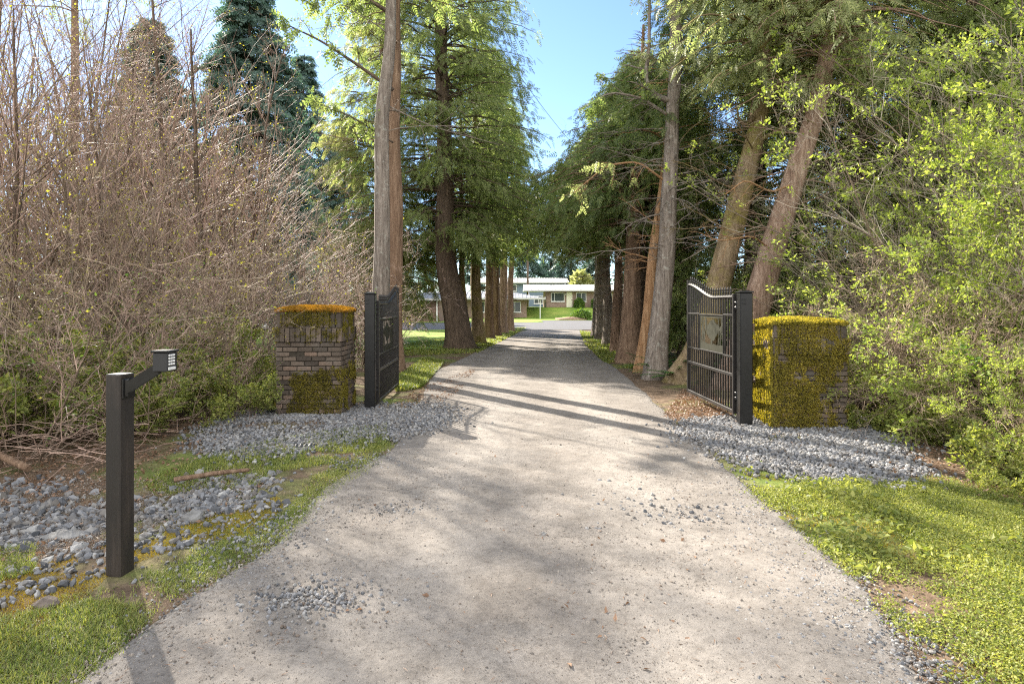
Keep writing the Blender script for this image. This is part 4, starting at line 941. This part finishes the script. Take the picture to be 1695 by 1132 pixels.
# left front pair: long bare stems, thin crowns above the frame
grayt = make_conifer("cedar_tree", "tall gray barked trunk with bare stem directly behind the left gate", LROW, -2.98, 13.7, M['bark_gray'], M['cedar'], seed=501, H=19, r0=.225, lean=((0, 0, 0), (3, .03, 0), (9, .2, .05), (19, .4, .1)), zc=9.4, R=2.2, nb=60, ns=24, bare=7, bare_z=(5, 9.2), dead_len=2.6, flare=.35)
make_conifer("cedar_tree", "brown barked trunk standing close behind the gray trunk by the left gate", LROW, -2.86, 14.7, M['bark_brown'], M['cedar'], seed=502, H=19, r0=.215, lean=((0, 0, 0), (9, -.02, 0), (19, .1, 0)), zc=8.8, R=2.6, nb=70, ns=24, bare=8, bare_z=(4, 8.5), dead_len=1.8, flare=.45)
big = make_conifer("cedar_tree", "thickest trunk of the left row with flared mossy foot and wide crown", LROW, -2.05, 22.4, M['bark_dark'], M['cedar'], seed=503, H=21, r0=.47, lean=((0, .12, 0), (1, 0, 0), (4, -.45, 0), (13, -.65, 0), (21, -.7, 0)), zc=3.7, R=3.6, prof=full, nb=430, ns=36, sl=.42, bare=16, bare_z=(2.5, 8), dead_len=1.8, flare=.5, hang=.9, kthr=.38, tmin=.25)
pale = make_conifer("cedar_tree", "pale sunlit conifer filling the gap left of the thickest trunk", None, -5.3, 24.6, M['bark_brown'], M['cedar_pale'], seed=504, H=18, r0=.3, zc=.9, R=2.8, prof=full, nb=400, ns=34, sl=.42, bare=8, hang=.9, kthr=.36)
row = [(-1.92, 24.6, .17, "thin trunk tucked behind the thickest trunk of the left row", 'bark_moss', 505), (-1.45, 25.6, .27, "mossy greenish trunk next past the thickest trunk in the left row", 'bark_moss', 506),
       (-1.12, 29.0, .24, "fourth trunk of the left row counted from the thickest one", 'bark_brown', 507), (-.86, 31.4, .27, "fifth trunk of the left row counted from the thickest one", 'bark_brown', 508),
       (-.58, 35.0, .30, "last but one trunk of the left row before the parking road", 'bark_red', 509), (-.12, 38.0, .24, "slim straight trunk ending the left row by the parking road", 'bark_brown', 510)]
for i, (x, y, rr, lab, bk, sd) in enumerate(row):
    make_conifer("cedar_tree", lab, LROW, x, y, M[bk], M['cedar'] if i % 2 else M['cedar_dark'], seed=sd, H=[12, 15, 14, 15, 14.5, 13][i], r0=rr, lean=((0, 0, 0), (15, -.25 + .1 * i, 0)), zc=[3.4, 3.8, 4.2, 4.6, 5, 5][i], R=[2.0, 2.6, 2.4, 2.4, 2.4, 2.2][i], prof=full, nb=150, ns=22, sl=.55, bare=10, bare_z=(2, 5), flare=.5, hang=.5)
# right row
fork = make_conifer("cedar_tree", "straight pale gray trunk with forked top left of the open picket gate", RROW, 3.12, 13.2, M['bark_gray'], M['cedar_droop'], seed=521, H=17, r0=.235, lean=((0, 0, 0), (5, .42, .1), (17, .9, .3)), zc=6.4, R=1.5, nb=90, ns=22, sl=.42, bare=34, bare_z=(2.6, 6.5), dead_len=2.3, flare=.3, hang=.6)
make_conifer("cedar_tree", "slender orange brown trunk leaning beside the pale gray trunk", RROW, 3.15, 14.7, M['bark_orange'], M['cedar_dark'], seed=522, H=10.5, r0=.17, lean=((0, 0, 0), (3, .35, 0), (13, 1.3, .3)), zc=4.6, R=1.7, nb=90, ns=24, sl=.45, bare=16, bare_z=(2.5, 5), flare=.4, hang=.5)
make_conifer("cedar_tree", "twin fluted trunk with dark ivy at the right edge of the driveway", RROW, 3.35, 17.2, M['bark_brown'], M['cedar_dark'], seed=523, H=9.6, r0=.34, lean=((0, 0, 0), (13, .5, 0)), zc=3.7, R=2.6, prof=full, nb=220, ns=30, sl=.42, bare=20, bare_z=(2, 6), dead_len=2.6, flare=.4, hang=.5)
make_conifer("cedar_tree", "dark trunk half hidden behind the twin fluted trunk", RROW, 3.95, 18.6, M['bark_dark'], M['cedar_dark'], seed=524, H=9.5, r0=.26, zc=3.9, R=2.5, prof=full, nb=180, ns=28, sl=.45, bare=12, flare=.4, hang=.5)
make_conifer("cedar_tree", "narrow brown trunk third past the pale gray one in the right row", RROW, 3.62, 20.9, M['bark_brown'], M['cedar'], seed=525, H=9.2, r0=.22, zc=3.6, R=3.3, prof=full, nb=220, ns=30, sl=.48, bare=20, bare_z=(2.4, 5), dead_len=2.4, flare=.4, hang=.5)
make_conifer("cedar_tree", "pale brown trunk in the middle of the far right row", RROW, 3.95, 24.8, M['bark_gray'], M['cedar_dark'], seed=526, H=9.2, r0=.24, zc=4.3, R=3.6, prof=full, nb=220, ns=30, sl=.52, bare=14, bare_z=(2.6, 5), flare=.4, hang=.5)
make_conifer("cedar_tree", "broad gray trunk near the end of the right row", RROW, 4.25, 28.6, M['bark_gray'], M['cedar'], seed=527, H=10, r0=.34, zc=4.9, R=3.9, prof=full, nb=220, ns=30, sl=.55, bare=10, bare_z=(2.6, 5), flare=.35, hang=.5)
make_conifer("cedar_tree", "last trunk of the right row beside the parking road", RROW, 4.42, 31.2, M['bark_gray'], M['cedar_dark'], seed=528, H=10, r0=.30, zc=5.1, R=3.7, prof=full, nb=200, ns=28, sl=.58, bare=10, bare_z=(2.6, 5), flare=.35, hang=.5)
leanm = make_conifer("cedar_tree", "mossy trunk leaning right behind the picket gate, nearer the driveway", RROW, 3.95, 12.7, M['bark_moss'], M['cedar_droop'], seed=531, H=15, r0=.31, lean=((0, -.25, 0), (.6, 0, 0), (5.2, 1.15, .1), (15, 2.6, .3)), zc=6.0, R=3.0, nb=210, ns=28, sl=.40, bare=26, bare_z=(3, 6.5), dead_len=2.2, flare=.8, hang=.8, droop=.5)
leanr = make_conifer("cedar_tree", "reddish trunk leaning right between the picket gate and the yellow moss pillar", RROW, 4.25, 11.7, M['bark_red'], M['cedar_droop'], seed=532, H=15, r0=.30, lean=((0, 0, 0), (5.4, 1.75, .1), (15, 3.6, .3)), zc=5.9, R=2.8, nb=210, ns=28, sl=.38, bare=26, bare_z=(2.4, 6), dead_len=2.0, flare=.4, hang=.8, droop=.5)
def limb(t, pts, r0, mat, leaf=None, nleaf=0, sl=.3, seed=1, twigs=0):
    r = rng_(seed); pts = np.array(pts, float); K = 14; tt = np.linspace(0, 1, K); k0 = np.linspace(0, 1, len(pts))
    q = np.stack([np.interp(tt, k0, pts[:, i]) for i in range(3)], -1); q[1:-1] = (q[:-2] + 2 * q[1:-1] + q[2:]) / 4
    R = np.linspace(r0, r0 * .3, K); mb = MB(); mb.tubes(q, R, 7)
    if twigs:
        ln = np.array([np.linalg.norm(np.diff(q, axis=0), axis=1).sum()]); P1, L1, q1 = kids(r, q[None], ln, R[None], twigs, (.2, 1), (.4, 1.1), .35, .45, 6, .12, (0, 0, -.05)); mb.tubes(P1, taper(q1, 6, .3), 4)
        P2, L2, q2 = kids(r, P1, L1, taper(q1, 6, .3), 4, (.2, 1), (.4, 1.0), .5, .6, 4, .12, (0, 0, -.05)); mb.tubes(P2, taper(q2, 4, .4), 3)
    o = mb.build("limb", mat, t)
    if leaf is not None and nleaf:
        src = np.concatenate([P1[:, 2:].reshape(-1, 3), P2.reshape(-1, 3)]); pos = src[r.integers(0, len(src), nleaf)]
        f = r.normal(size=(nleaf, 3)) * .6; f[:, 2] -= .8; cr = MB(); cr.inst(FR6_V, FR6_F, basis(f, r.normal(size=(nleaf, 3))) * (sl * r.uniform(.5, 1.2, nleaf))[:, None, None], pos); cr.build("foliage", leaf, o)
limb(fork, [(.47, .1, 6.1), (.15, .1, 6.15), (-.10, .05, 6.3), (-.22, .05, 6.65), (-.10, .05, 7.1), (-.12, .05, 8.2), (-.05, 0, 9.6)], .075, M['bark_gray'], None, 0, twigs=8)
limb(fork, [(.45, .1, 5.7), (-.3, -.1, 6.1), (-1.0, -.2, 6.2), (-1.7, -.2, 5.8)], .035, M['bark_gray'], M['cedar_dark'], 260, .22, 3, 12)
limb(fork, [(.3, .1, 4.3), (-.4, -.2, 4.7), (-1.1, -.3, 4.6), (-1.8, -.3, 4.0)], .03, M['bark_orange'], M['cedar_droop'], 60, .22, 4, 14)
limb(leanm, [(1.3, .1, 5.7), (.9, -.1, 5.35), (.75, -.15, 5.5), (.72, -.15, 5.75)], .05, M['bark_moss'], None, 0, twigs=6, seed=5)
limb(leanm, [(1.1, .1, 5.0), (1.7, -.3, 5.3), (2.2, -.5, 5.9), (2.5, -.6, 6.3)], .045, M['bark_moss'], M['cedar_droop'], 120, .24, 6, 10)
limb(leanr, [(1.3, .1, 4.0), (.6, -.4, 3.7), (.0, -.7, 3.9), (-.4, -.8, 3.6)], .026, M['bark_orange'], None, 0, seed=7, twigs=12)
limb(leanr, [(.8, .1, 2.7), (.2, -.5, 2.9), (-.5, -.8, 2.75), (-.9, -.9, 2.9)], .02, M['bark_orange'], None, 0, seed=8, twigs=12)
limb(grayt, [(.30, .1, 8.2), (-.4, -.1, 8.55), (-1.0, -.1, 8.65), (-1.8, -.2, 8.8)], .05, M['bark_dark'], M['cedar'], 200, .28, 9, 10)
limb(grayt, [(.27, .1, 6.5), (-.5, -.1, 7.0), (-1.3, -.2, 7.5), (-2.0, -.3, 7.8)], .045, M['bark_dark'], M['cedar_dark'], 130, .28, 10, 12)
limb(grayt, [(.27, .1, 5.3), (-.6, -.2, 5.8), (-1.4, -.3, 6.1)], .025, M['bark_dark'], M['cedar'], 90, .28, 11, 10)
# cedars behind the right thicket, clothed to the ground
BK = "cedars standing behind the right thicket"
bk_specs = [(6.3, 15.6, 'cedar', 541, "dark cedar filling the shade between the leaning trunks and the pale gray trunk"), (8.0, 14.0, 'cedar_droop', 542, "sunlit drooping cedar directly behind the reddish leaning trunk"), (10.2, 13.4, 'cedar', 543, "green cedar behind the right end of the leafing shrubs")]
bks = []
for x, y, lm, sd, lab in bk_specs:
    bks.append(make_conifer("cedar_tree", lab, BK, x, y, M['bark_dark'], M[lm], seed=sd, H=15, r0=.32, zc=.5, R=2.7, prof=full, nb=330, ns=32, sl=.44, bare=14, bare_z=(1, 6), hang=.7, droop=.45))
for k, (x, y, s, lab) in enumerate(((5.6, 19.5, .66, "dark cedar behind the twin fluted trunk"), (12.6, 15.5, 1.05, "cedar at the far right edge behind the shrubs"), (8.8, 18.5, 1.1, "tall cedar behind the drooping sunlit cedar"), (6.4, 24.0, .62, "cedar behind the middle of the right row"), (15.5, 19.0, 1.2, "cedar standing deep in the wood at far right"), (7.2, 30, .72, "cedar behind the end of the right row"))):
    dup(bks[(0, 2, 0, 0, 2, 2)[k]], (x, y, zloc(x, y)), 1.3 * k + .5, s, lab)

# spruces far left, and the distant trees
SP = "spruces beyond the left thicket"
sp = make_conifer("spruce_tree", "tallest blue green spruce rising left of the gray trunk", SP, -17.4, 40, M['bark_dark'], M['spruce'], seed=551, H=24, r0=.4, zc=1.0, R=6.6, nb=460, ns=48, sl=.62, bare=0, up=.05, droop=.4, hang=.5, lod=1, kthr=.24, prof=lambda f: (1 - f) ** .8 + .05)
sp2 = make_conifer("spruce_tree", "blue green spruce just right of the tallest one", SP, -21.0, 61, M['bark_dark'], M['spruce'], seed=552, H=27, r0=.45, zc=1.0, R=7.0, nb=380, ns=46, sl=.62, bare=0, up=.05, droop=.4, hang=.5, lod=1, kthr=.24, prof=lambda f: (1 - f) ** .8 + .05)
for k, (x, y, s, lab) in enumerate(((-21.5, 36, .78, "spruce top showing through the upper twigs of the thicket"), (-17.2, 62, .80, "spruce partly hidden behind the pale sunlit conifer"), (-13.2, 64, .62, "short spruce behind the left lawn"))):
    dup((sp, sp2)[(0, 1, 0)[k]], (x, y, zloc(x, y)), 1.1 * k + .4, s, lab)
far = make_conifer("spruce_tree", "evergreen in the distant tree line behind the houses", "distant evergreens behind the houses", 3.0, 112, M['bark_dark'], M['spruce'], seed=553, H=14, r0=.3, zc=.6, R=3.6, nb=150, ns=16, sl=1.5, bare=0, lod=1, hang=.4, prof=lambda f: (1 - f) ** .8 + .05)
rr = rng_(9)
for k in range(26):
    x = -78 + k * 6.2 + rr.uniform(-2, 2); y = 108 + rr.uniform(-6, 22)
    if abs(x - 3) < 2: x += 4
    dup(far, (x, y, zloc(x, y)), rr.uniform(0, 6), rr.uniform(.75, 1.35))
# tall bare alder trunks in the left thicket
def alder(label, x, y, H, seed, r0, lean=0.):
    mb, lf = shrub_parts(seed=seed, H=H, stems=1, spread=.06, base_r=0, r0=r0, n1=34, n2_=8, n3=4, wander=.03, sides0=10, leaf=M['bud'], leaf_size=.04, leaf_n=.12, thin=.55)
    t = thing("bare_tree", label, "tree", (x, y, zloc(x, y)), 0, "bare trees in the left thicket"); mb.build("trunk", [M['twig_tan'], M['bark_dark']], t); lf.build("leaves", M['bud'], t)
alder("bare grayish tree high above the densest part of the thicket", -9.6, 14.6, 10.5, 608, .07)
alder("bare twiggy tree between the tallest spruce and the thicket", -6.2, 13.6, 7.6, 610, .05)
alder("bare tree leaning at the far left of the thicket", -9.9, 10.8, 9.0, 612, .07)
alder("bare slender trunk standing above the thicket midway to the gray trunk", -7.1, 14.0, 11, 616, .10)
alder("bare trunk behind the slender one at the back of the thicket", -8.9, 15.9, 12.5, 618, .11)
alder("bare tree with crooked crown left of the tallest spruce", -8.9, 13.0, 9.5, 620, .055)
alder("bare tree just right of the bare conifer trunk", -11.4, 15.6, 12, 622, .07)
alder("low bare tree in front of the tallest spruce", -7.0, 15.6, 9.0, 624, .05)
alder("bare tree close to the left edge of the view", -13.0, 14.8, 12, 626, .07)
alder("thin bare tree in the deepest part of the thicket", -12.6, 17.6, 11.5, 614, .08)
make_conifer("conifer_tree", "tall straight conifer trunk rising bare behind the far left thicket", None, -15.5, 21.4, M["bark_brown"], M["cedar"], seed=601, H=22, r0=.24, zc=11.8, R=3.0, nb=60, ns=14, bare=10, bare_z=(6, 12), dead_len=1.0)
alder("bare forked tree with dark stem rising above the thicket", -7.6, 11.4, 9.0, 604, .07)
alder("slim bare tree leaning over the thicket nearest the keypad post", -6.9, 8.2, 7.0, 606, .055)

# ferns and shrubs under the right row
def fern(label, x, y, s, seed):
    r = rng_(seed); mb = MB(); N = 26; az = r.uniform(0, 6.28, N)
    f = np.stack([np.cos(az), np.sin(az), r.uniform(.5, 1.4, N)], -1); nr = np.stack([-np.cos(az), -np.sin(az), np.ones(N)], -1)
    V, F = frond(14, .05, .17); V[:, 2] -= .35 * V[:, 0] ** 2
    mb.inst(V, F, basis(f, nr) * (s * r.uniform(.7, 1.15, N))[:, None, None], np.zeros((N, 3)))
    o = mb.build("fern", M['fern']); o.location = (x, y, zloc(x, y)); tag(o, label, "fern", "ferns under the right row")
fern("tall sword fern between the pale gray trunk and the picket gate", 3.72, 13.3, 1.0, 1); fern("sword fern at the mossy foot of the leaning trunk", 3.50, 12.9, .75, 2)
fern("sword fern deep in shade behind the picket gate", 4.6, 13.2, .9, 3); fern("small fern between the pale gray and orange brown trunks", 3.6, 15.4, .7, 4)

# ------------------------------------------------------------------ houses, pole, wire
def mat_brickwall(name, a, b, mo):
    m, n, l, p = mat_new(name); t = n.new("ShaderNodeTexBrick")
    g = n.new("ShaderNodeNewGeometry"); sep = n.new("ShaderNodeSeparateXYZ"); cb = n.new("ShaderNodeCombineXYZ"); l.new(g.outputs["Position"], sep.inputs[0])
    l.new(math_(n, l, 'ADD', sep.outputs[0], sep.outputs[1]), cb.inputs[0]); l.new(sep.outputs[2], cb.inputs[1]); l.new(cb.outputs[0], t.inputs["Vector"])
    t.inputs["Color1"].default_value = (*a, 1); t.inputs["Color2"].default_value = (*b, 1); t.inputs["Mortar"].default_value = (*mo, 1)
    t.inputs["Scale"].default_value = 2.2; t.inputs["Mortar Size"].default_value = .02; l.new(t.outputs[0], p.inputs["Base Color"]); spec(p, .9, .2); return m
M['house_brick'] = mat_brickwall("house_brick", (0.21, 0.13, 0.10), (0.30, 0.20, 0.155), (0.34, 0.30, 0.26))
M['garage_brick'] = mat_brickwall("garage_brick", (0.15, 0.085, 0.065), (0.21, 0.125, 0.095), (0.2, 0.17, 0.15))
M['white_paint'] = mat_plain("white_paint", (0.78, 0.77, 0.74), .6, .3, 0, .05)
M['roof_white'] = mat_plain("pale_roof", (0.36, 0.355, 0.34), .7, .3, 0, .1, 2)
M['roof_gray'] = mat_plain("gray_roof", (0.16, 0.17, 0.19), .7, .3, 0, .15, 2)
M['siding'] = mat_plain("blue_gray_siding", (0.14, 0.18, 0.235), .7, .3, 0, .08)
M['glass'] = mat_plain("dark_window_glass", (0.06, 0.075, 0.075), .12, .6)
M['door_cream'] = mat_plain("cream_door", (0.74, 0.70, 0.56), .5, .3)
M['roof_edge'] = mat_plain("roof_edge_trim", (0.42, 0.41, 0.39), .6, .3)
def window(t, x0, x1, z0, z1, yf, mull=1):
    f = MB(); w = .07; dp = .08
    for xx in (x0, x1): f.box((xx, yf, (z0 + z1) / 2), (w, dp, z1 - z0 + w))
    for zz in (z0, z1): f.box(((x0 + x1) / 2, yf, zz), (x1 - x0 - w - .002, dp * .96, w))
    for k in range(mull): f.box((x0 + (x1 - x0) * (.25 if mull == 1 and x1 - x0 > 1.6 else (k + 1) / (mull + 1)), yf, (z0 + z1) / 2), (w * .8, dp * .9, z1 - z0 - w - .002))
    o = f.build("window", M['white_paint'], t); g = MB(); g.box(((x0 + x1) / 2, yf + .02, (z0 + z1) / 2), (x1 - x0 - w, .02, z1 - z0 - w)); g.build("pane", M['glass'], o)
    s = MB(); s.box(((x0 + x1) / 2, yf - .03, z0 - w / 2 - .03), (x1 - x0 + .2, .14, .05)); s.build("sill", M['white_paint'], o)
def low_roof(t, x0, x1, y0, y1, ze, zr, mat, ridge='x', inset=2.0):
    mb = MB(); th = .22
    if ridge == 'hip':
        ym = (y0 + y1) / 2; V = [[x0, y0, ze], [x1, y0, ze], [x1, y1, ze], [x0, y1, ze], [x0 + inset, ym, zr], [x1 - inset, ym, zr]]
        F4 = [[0, 1, 5, 4], [2, 3, 4, 5], [3, 2, 1, 0]]; F3 = [[1, 2, 5], [3, 0, 4]]
    else:
        ym = (y0 + y1) / 2; V = [[x0, y0, ze], [x1, y0, ze], [x1, y1, ze], [x0, y1, ze], [x0, ym, zr], [x1, ym, zr]]; F4 = [[0, 1, 5, 4], [2, 3, 4, 5], [3, 2, 1, 0]]; F3 = [[1, 2, 5], [3, 0, 4]]
    b = mb.n; mb.add(V, F4); mb.F.append(np.array(F3) + b); mb.M.append(np.zeros(2, np.int32)); mb.SM.append(np.zeros(2, bool))
    # standing ribs across the front slope
    n_ = int((x1 - x0) / .45)
    for k in range(n_ + 1):
        x = x0 + (x1 - x0) * k / n_; lim = 1.0 if ridge != 'hip' else min(1.0, max(.12, min(x - x0, x1 - x) / inset))
        mb.tubes(np.array([[x, y0 - .01, ze + .03], [x, y0 + (ym - y0) * lim, ze + (zr - ze) * lim + .03]]), np.full(2, .035), 4, smooth=False)
    o = mb.build("roof", mat, t); f = MB(); f.box(((x0 + x1) / 2, y0 - .03, ze - .06), (x1 - x0 + .06, .05, .2)); f.build("fascia", M['roof_edge'], o)
# white roofed brick house across the lawn
t = thing("brick_house", "low brick house with white roof and cream door facing the driveway", "house", (0, 80, zloc(8, 80)))
zb = 0.0
mb = MB(); mb.box((9.6, 4.0, 1.05), (10.1, 8.0, 2.3)); mb.build("wall", M['house_brick'], t)
low_roof(t, 1.6, 16.5, -1.2, 9.4, 2.28, 3.15, M['roof_white'])
window(t, 5.2, 6.9, .82, 1.92, -.02, 1); window(t, 8.55, 9.8, .82, 1.95, -.02, 1); window(t, 11.6, 13.2, .82, 1.92, -.02, 1)
d = MB(); d.box((7.6, -.03, 1.02), (.78, .07, 2.04)); do = d.build("door", M['door_cream'], t); d = MB(); d.lathe([(0, 0), (.04, .01), (.04, .05), (0, .06)], (7.9, -.13, 1.0), 8, axis='y'); d.build("handle", M['black_paint'], do)
d = MB(); d.box((7.1, -.1, 1.75), (.16, .14, .26)); d.build("porch_lamp", M['roof_edge'], t)
for xx in (2.2,): d = MB(); d.box((xx, -.9, 1.1), (.09, .09, 2.2)); d.build("porch_post", M['white_paint'], t)
# gray roofed brick house behind the left row
t = thing("brick_house", "low brick house with gray ribbed roof behind the ends of the left row", "house", (0, 74, zloc(0, 74)))
mb = MB(); mb.box((-5.6, 3.6, 1.1), (14.8, 7.0, 2.5)); mb.build("wall", M['house_brick'], t)
low_roof(t, -14.4, 4.0, -1.4, 8.6, 2.42, 3.35, M['roof_gray'], 'hip', 4.5)
window(t, -.35, 1.05, .75, 2.0, .08, 1); window(t, -4.2, -2.6, .75, 2.0, .08, 1); window(t, -8.5, -6.9, .75, 2.0, .08, 1)
d = MB(); d.box((-.95, .06, 1.2), (.8, .07, 2.04)); d.build("door", M['white_paint'], t)
d = MB(); d.box((3.4, -1.1, 1.1), (.09, .09, 2.3)); d.build("porch_post", M['white_paint'], t)
# dark brick outbuilding far left
t = thing("brick_garage", "dark brick garage with low roof beyond the left lawn", "garage", (0, 58, zloc(-8, 58)))
mb = MB(); mb.box((-9.6, 3.0, 1.0), (5.2, 6.0, 2.4)); mb.build("wall", M['garage_brick'], t)
low_roof(t, -12.9, -6.3, -.8, 6.8, 2.25, 2.9, M['roof_gray'])
d = MB(); d.box((-7.2, -.03, 1.0), (.12, .08, 2.2)); d.build("downpipe", M['white_paint'], t)
d = MB(); d.box((-9.6, -.04, 1.02), (2.6, .06, 2.0)); d.build("garage_door", M['garage_brick'], t)
# blue gray two storey house further back
t = thing("house", "blue gray two storey house behind the two low brick houses", "house", (0, 98, zloc(3, 98)))
mb = MB(); mb.box((2.0, 4, 2.0), (12.5, 8, 4.4)); mb.build("wall", M['siding'], t)
low_roof(t, -5.2, 9.2, -.8, 8.8, 4.0, 4.9, M['roof_white'])
window(t, -.8, .7, 2.6, 3.6, -.02, 1); window(t, 2.6, 4.0, 2.6, 3.6, -.02, 1); window(t, 3.6, 5.0, .6, 1.8, -.02, 1)
def ubush(label, x, y, s, seed, mat='under_leaf'):
    r = rng_(seed); mb = MB(); N = 1800; v = unit(r.normal(size=(N, 3))); v[:, 2] = np.abs(v[:, 2]); rad = .55 + .45 * r.random(N) ** .4
    pos = v * rad[:, None] * (.75 + .5 * fbm(v * 1.6 + seed, 2, seed))[:, None] * np.array(s); add_leaves(mb, r, pos, .16 * max(s), .4, .9)
    t = thing("garden_bush", label, "bush", (x, y, zloc(x, y)), 0); mb.build("foliage", M[mat], t)
    st = MB(); P0 = grow(r, np.zeros((7, 3)), r.normal(size=(7, 3)) * .4 + np.array([0, 0, 1]), np.full(7, .6 * s[2]), 5, .1, (0, 0, 0)); st.tubes(P0, taper(np.full(7, .03), 5, .4), 4); st.build("stems", M['bark_dark'], t)
ubush("round clipped bush below the right window of the white roofed house", 8.8, 79.2, (.7, .6, 1.25), 1); ubush("round bush at the right corner of the white roofed house", 11.0, 79, (.7, .6, 1.3), 2)
ubush("dark bush at the door of the gray roofed house", -.9, 73, (1.1, .8, 1.9), 3, 'cedar_dark'); ubush("low spreading bush on the island bed by the parking road", 7.6, 66.5, (1.3, .8, 1.2), 4)
ubush("pale brown bare bush above the roof of the white roofed house", 11.2, 97, (3.0, 2.2, 5.4), 5, 'cedar_pale')
mb = MB(); v = ICO_V.copy(); v = v * np.array([2.2, 1.2, .45]); mb.add(v + np.array([6.6, 66.3, zloc(6.6, 66.3)]), ICO_F, 0, True); tag(mb.build("flower_bed", M['bark_red']), kind="structure")
px_, pd = 874, 88; x = (px_ - 848) * pd / 1000
t = thing("utility_pole", "dark wooden utility pole between the two brick houses", "utility pole", (x, pd, zloc(x, pd)))
mb = MB(); mb.tubes(np.array([[0, 0, -.5], [0, 0, 4.5], [0, 0, 9.5]]), np.array([.17, .15, .12]), 10, caps=True); mb.build("pole", M['bark_dark'], t)
mb = MB(); mb.box((0, -.16, 8.9), (2.2, .09, .11)); mb.build("crossarm", M['bark_dark'], t)
K = 30; s = np.linspace(0, 1, K); A0 = np.array([-2.4, 18.5, 12.6]); A1 = np.array([6.4, 50, 13.6])
P_ = A0 + (A1 - A0) * s[:, None]; P_[:, 2] -= 1.2 * 4 * s * (1 - s) * .5
mb = MB(); mb.tubes(P_, np.full(K, .014), 5); tag(mb.build("overhead_wire", M['plastic']), "thin black overhead wire crossing the sky above the driveway", "wire")
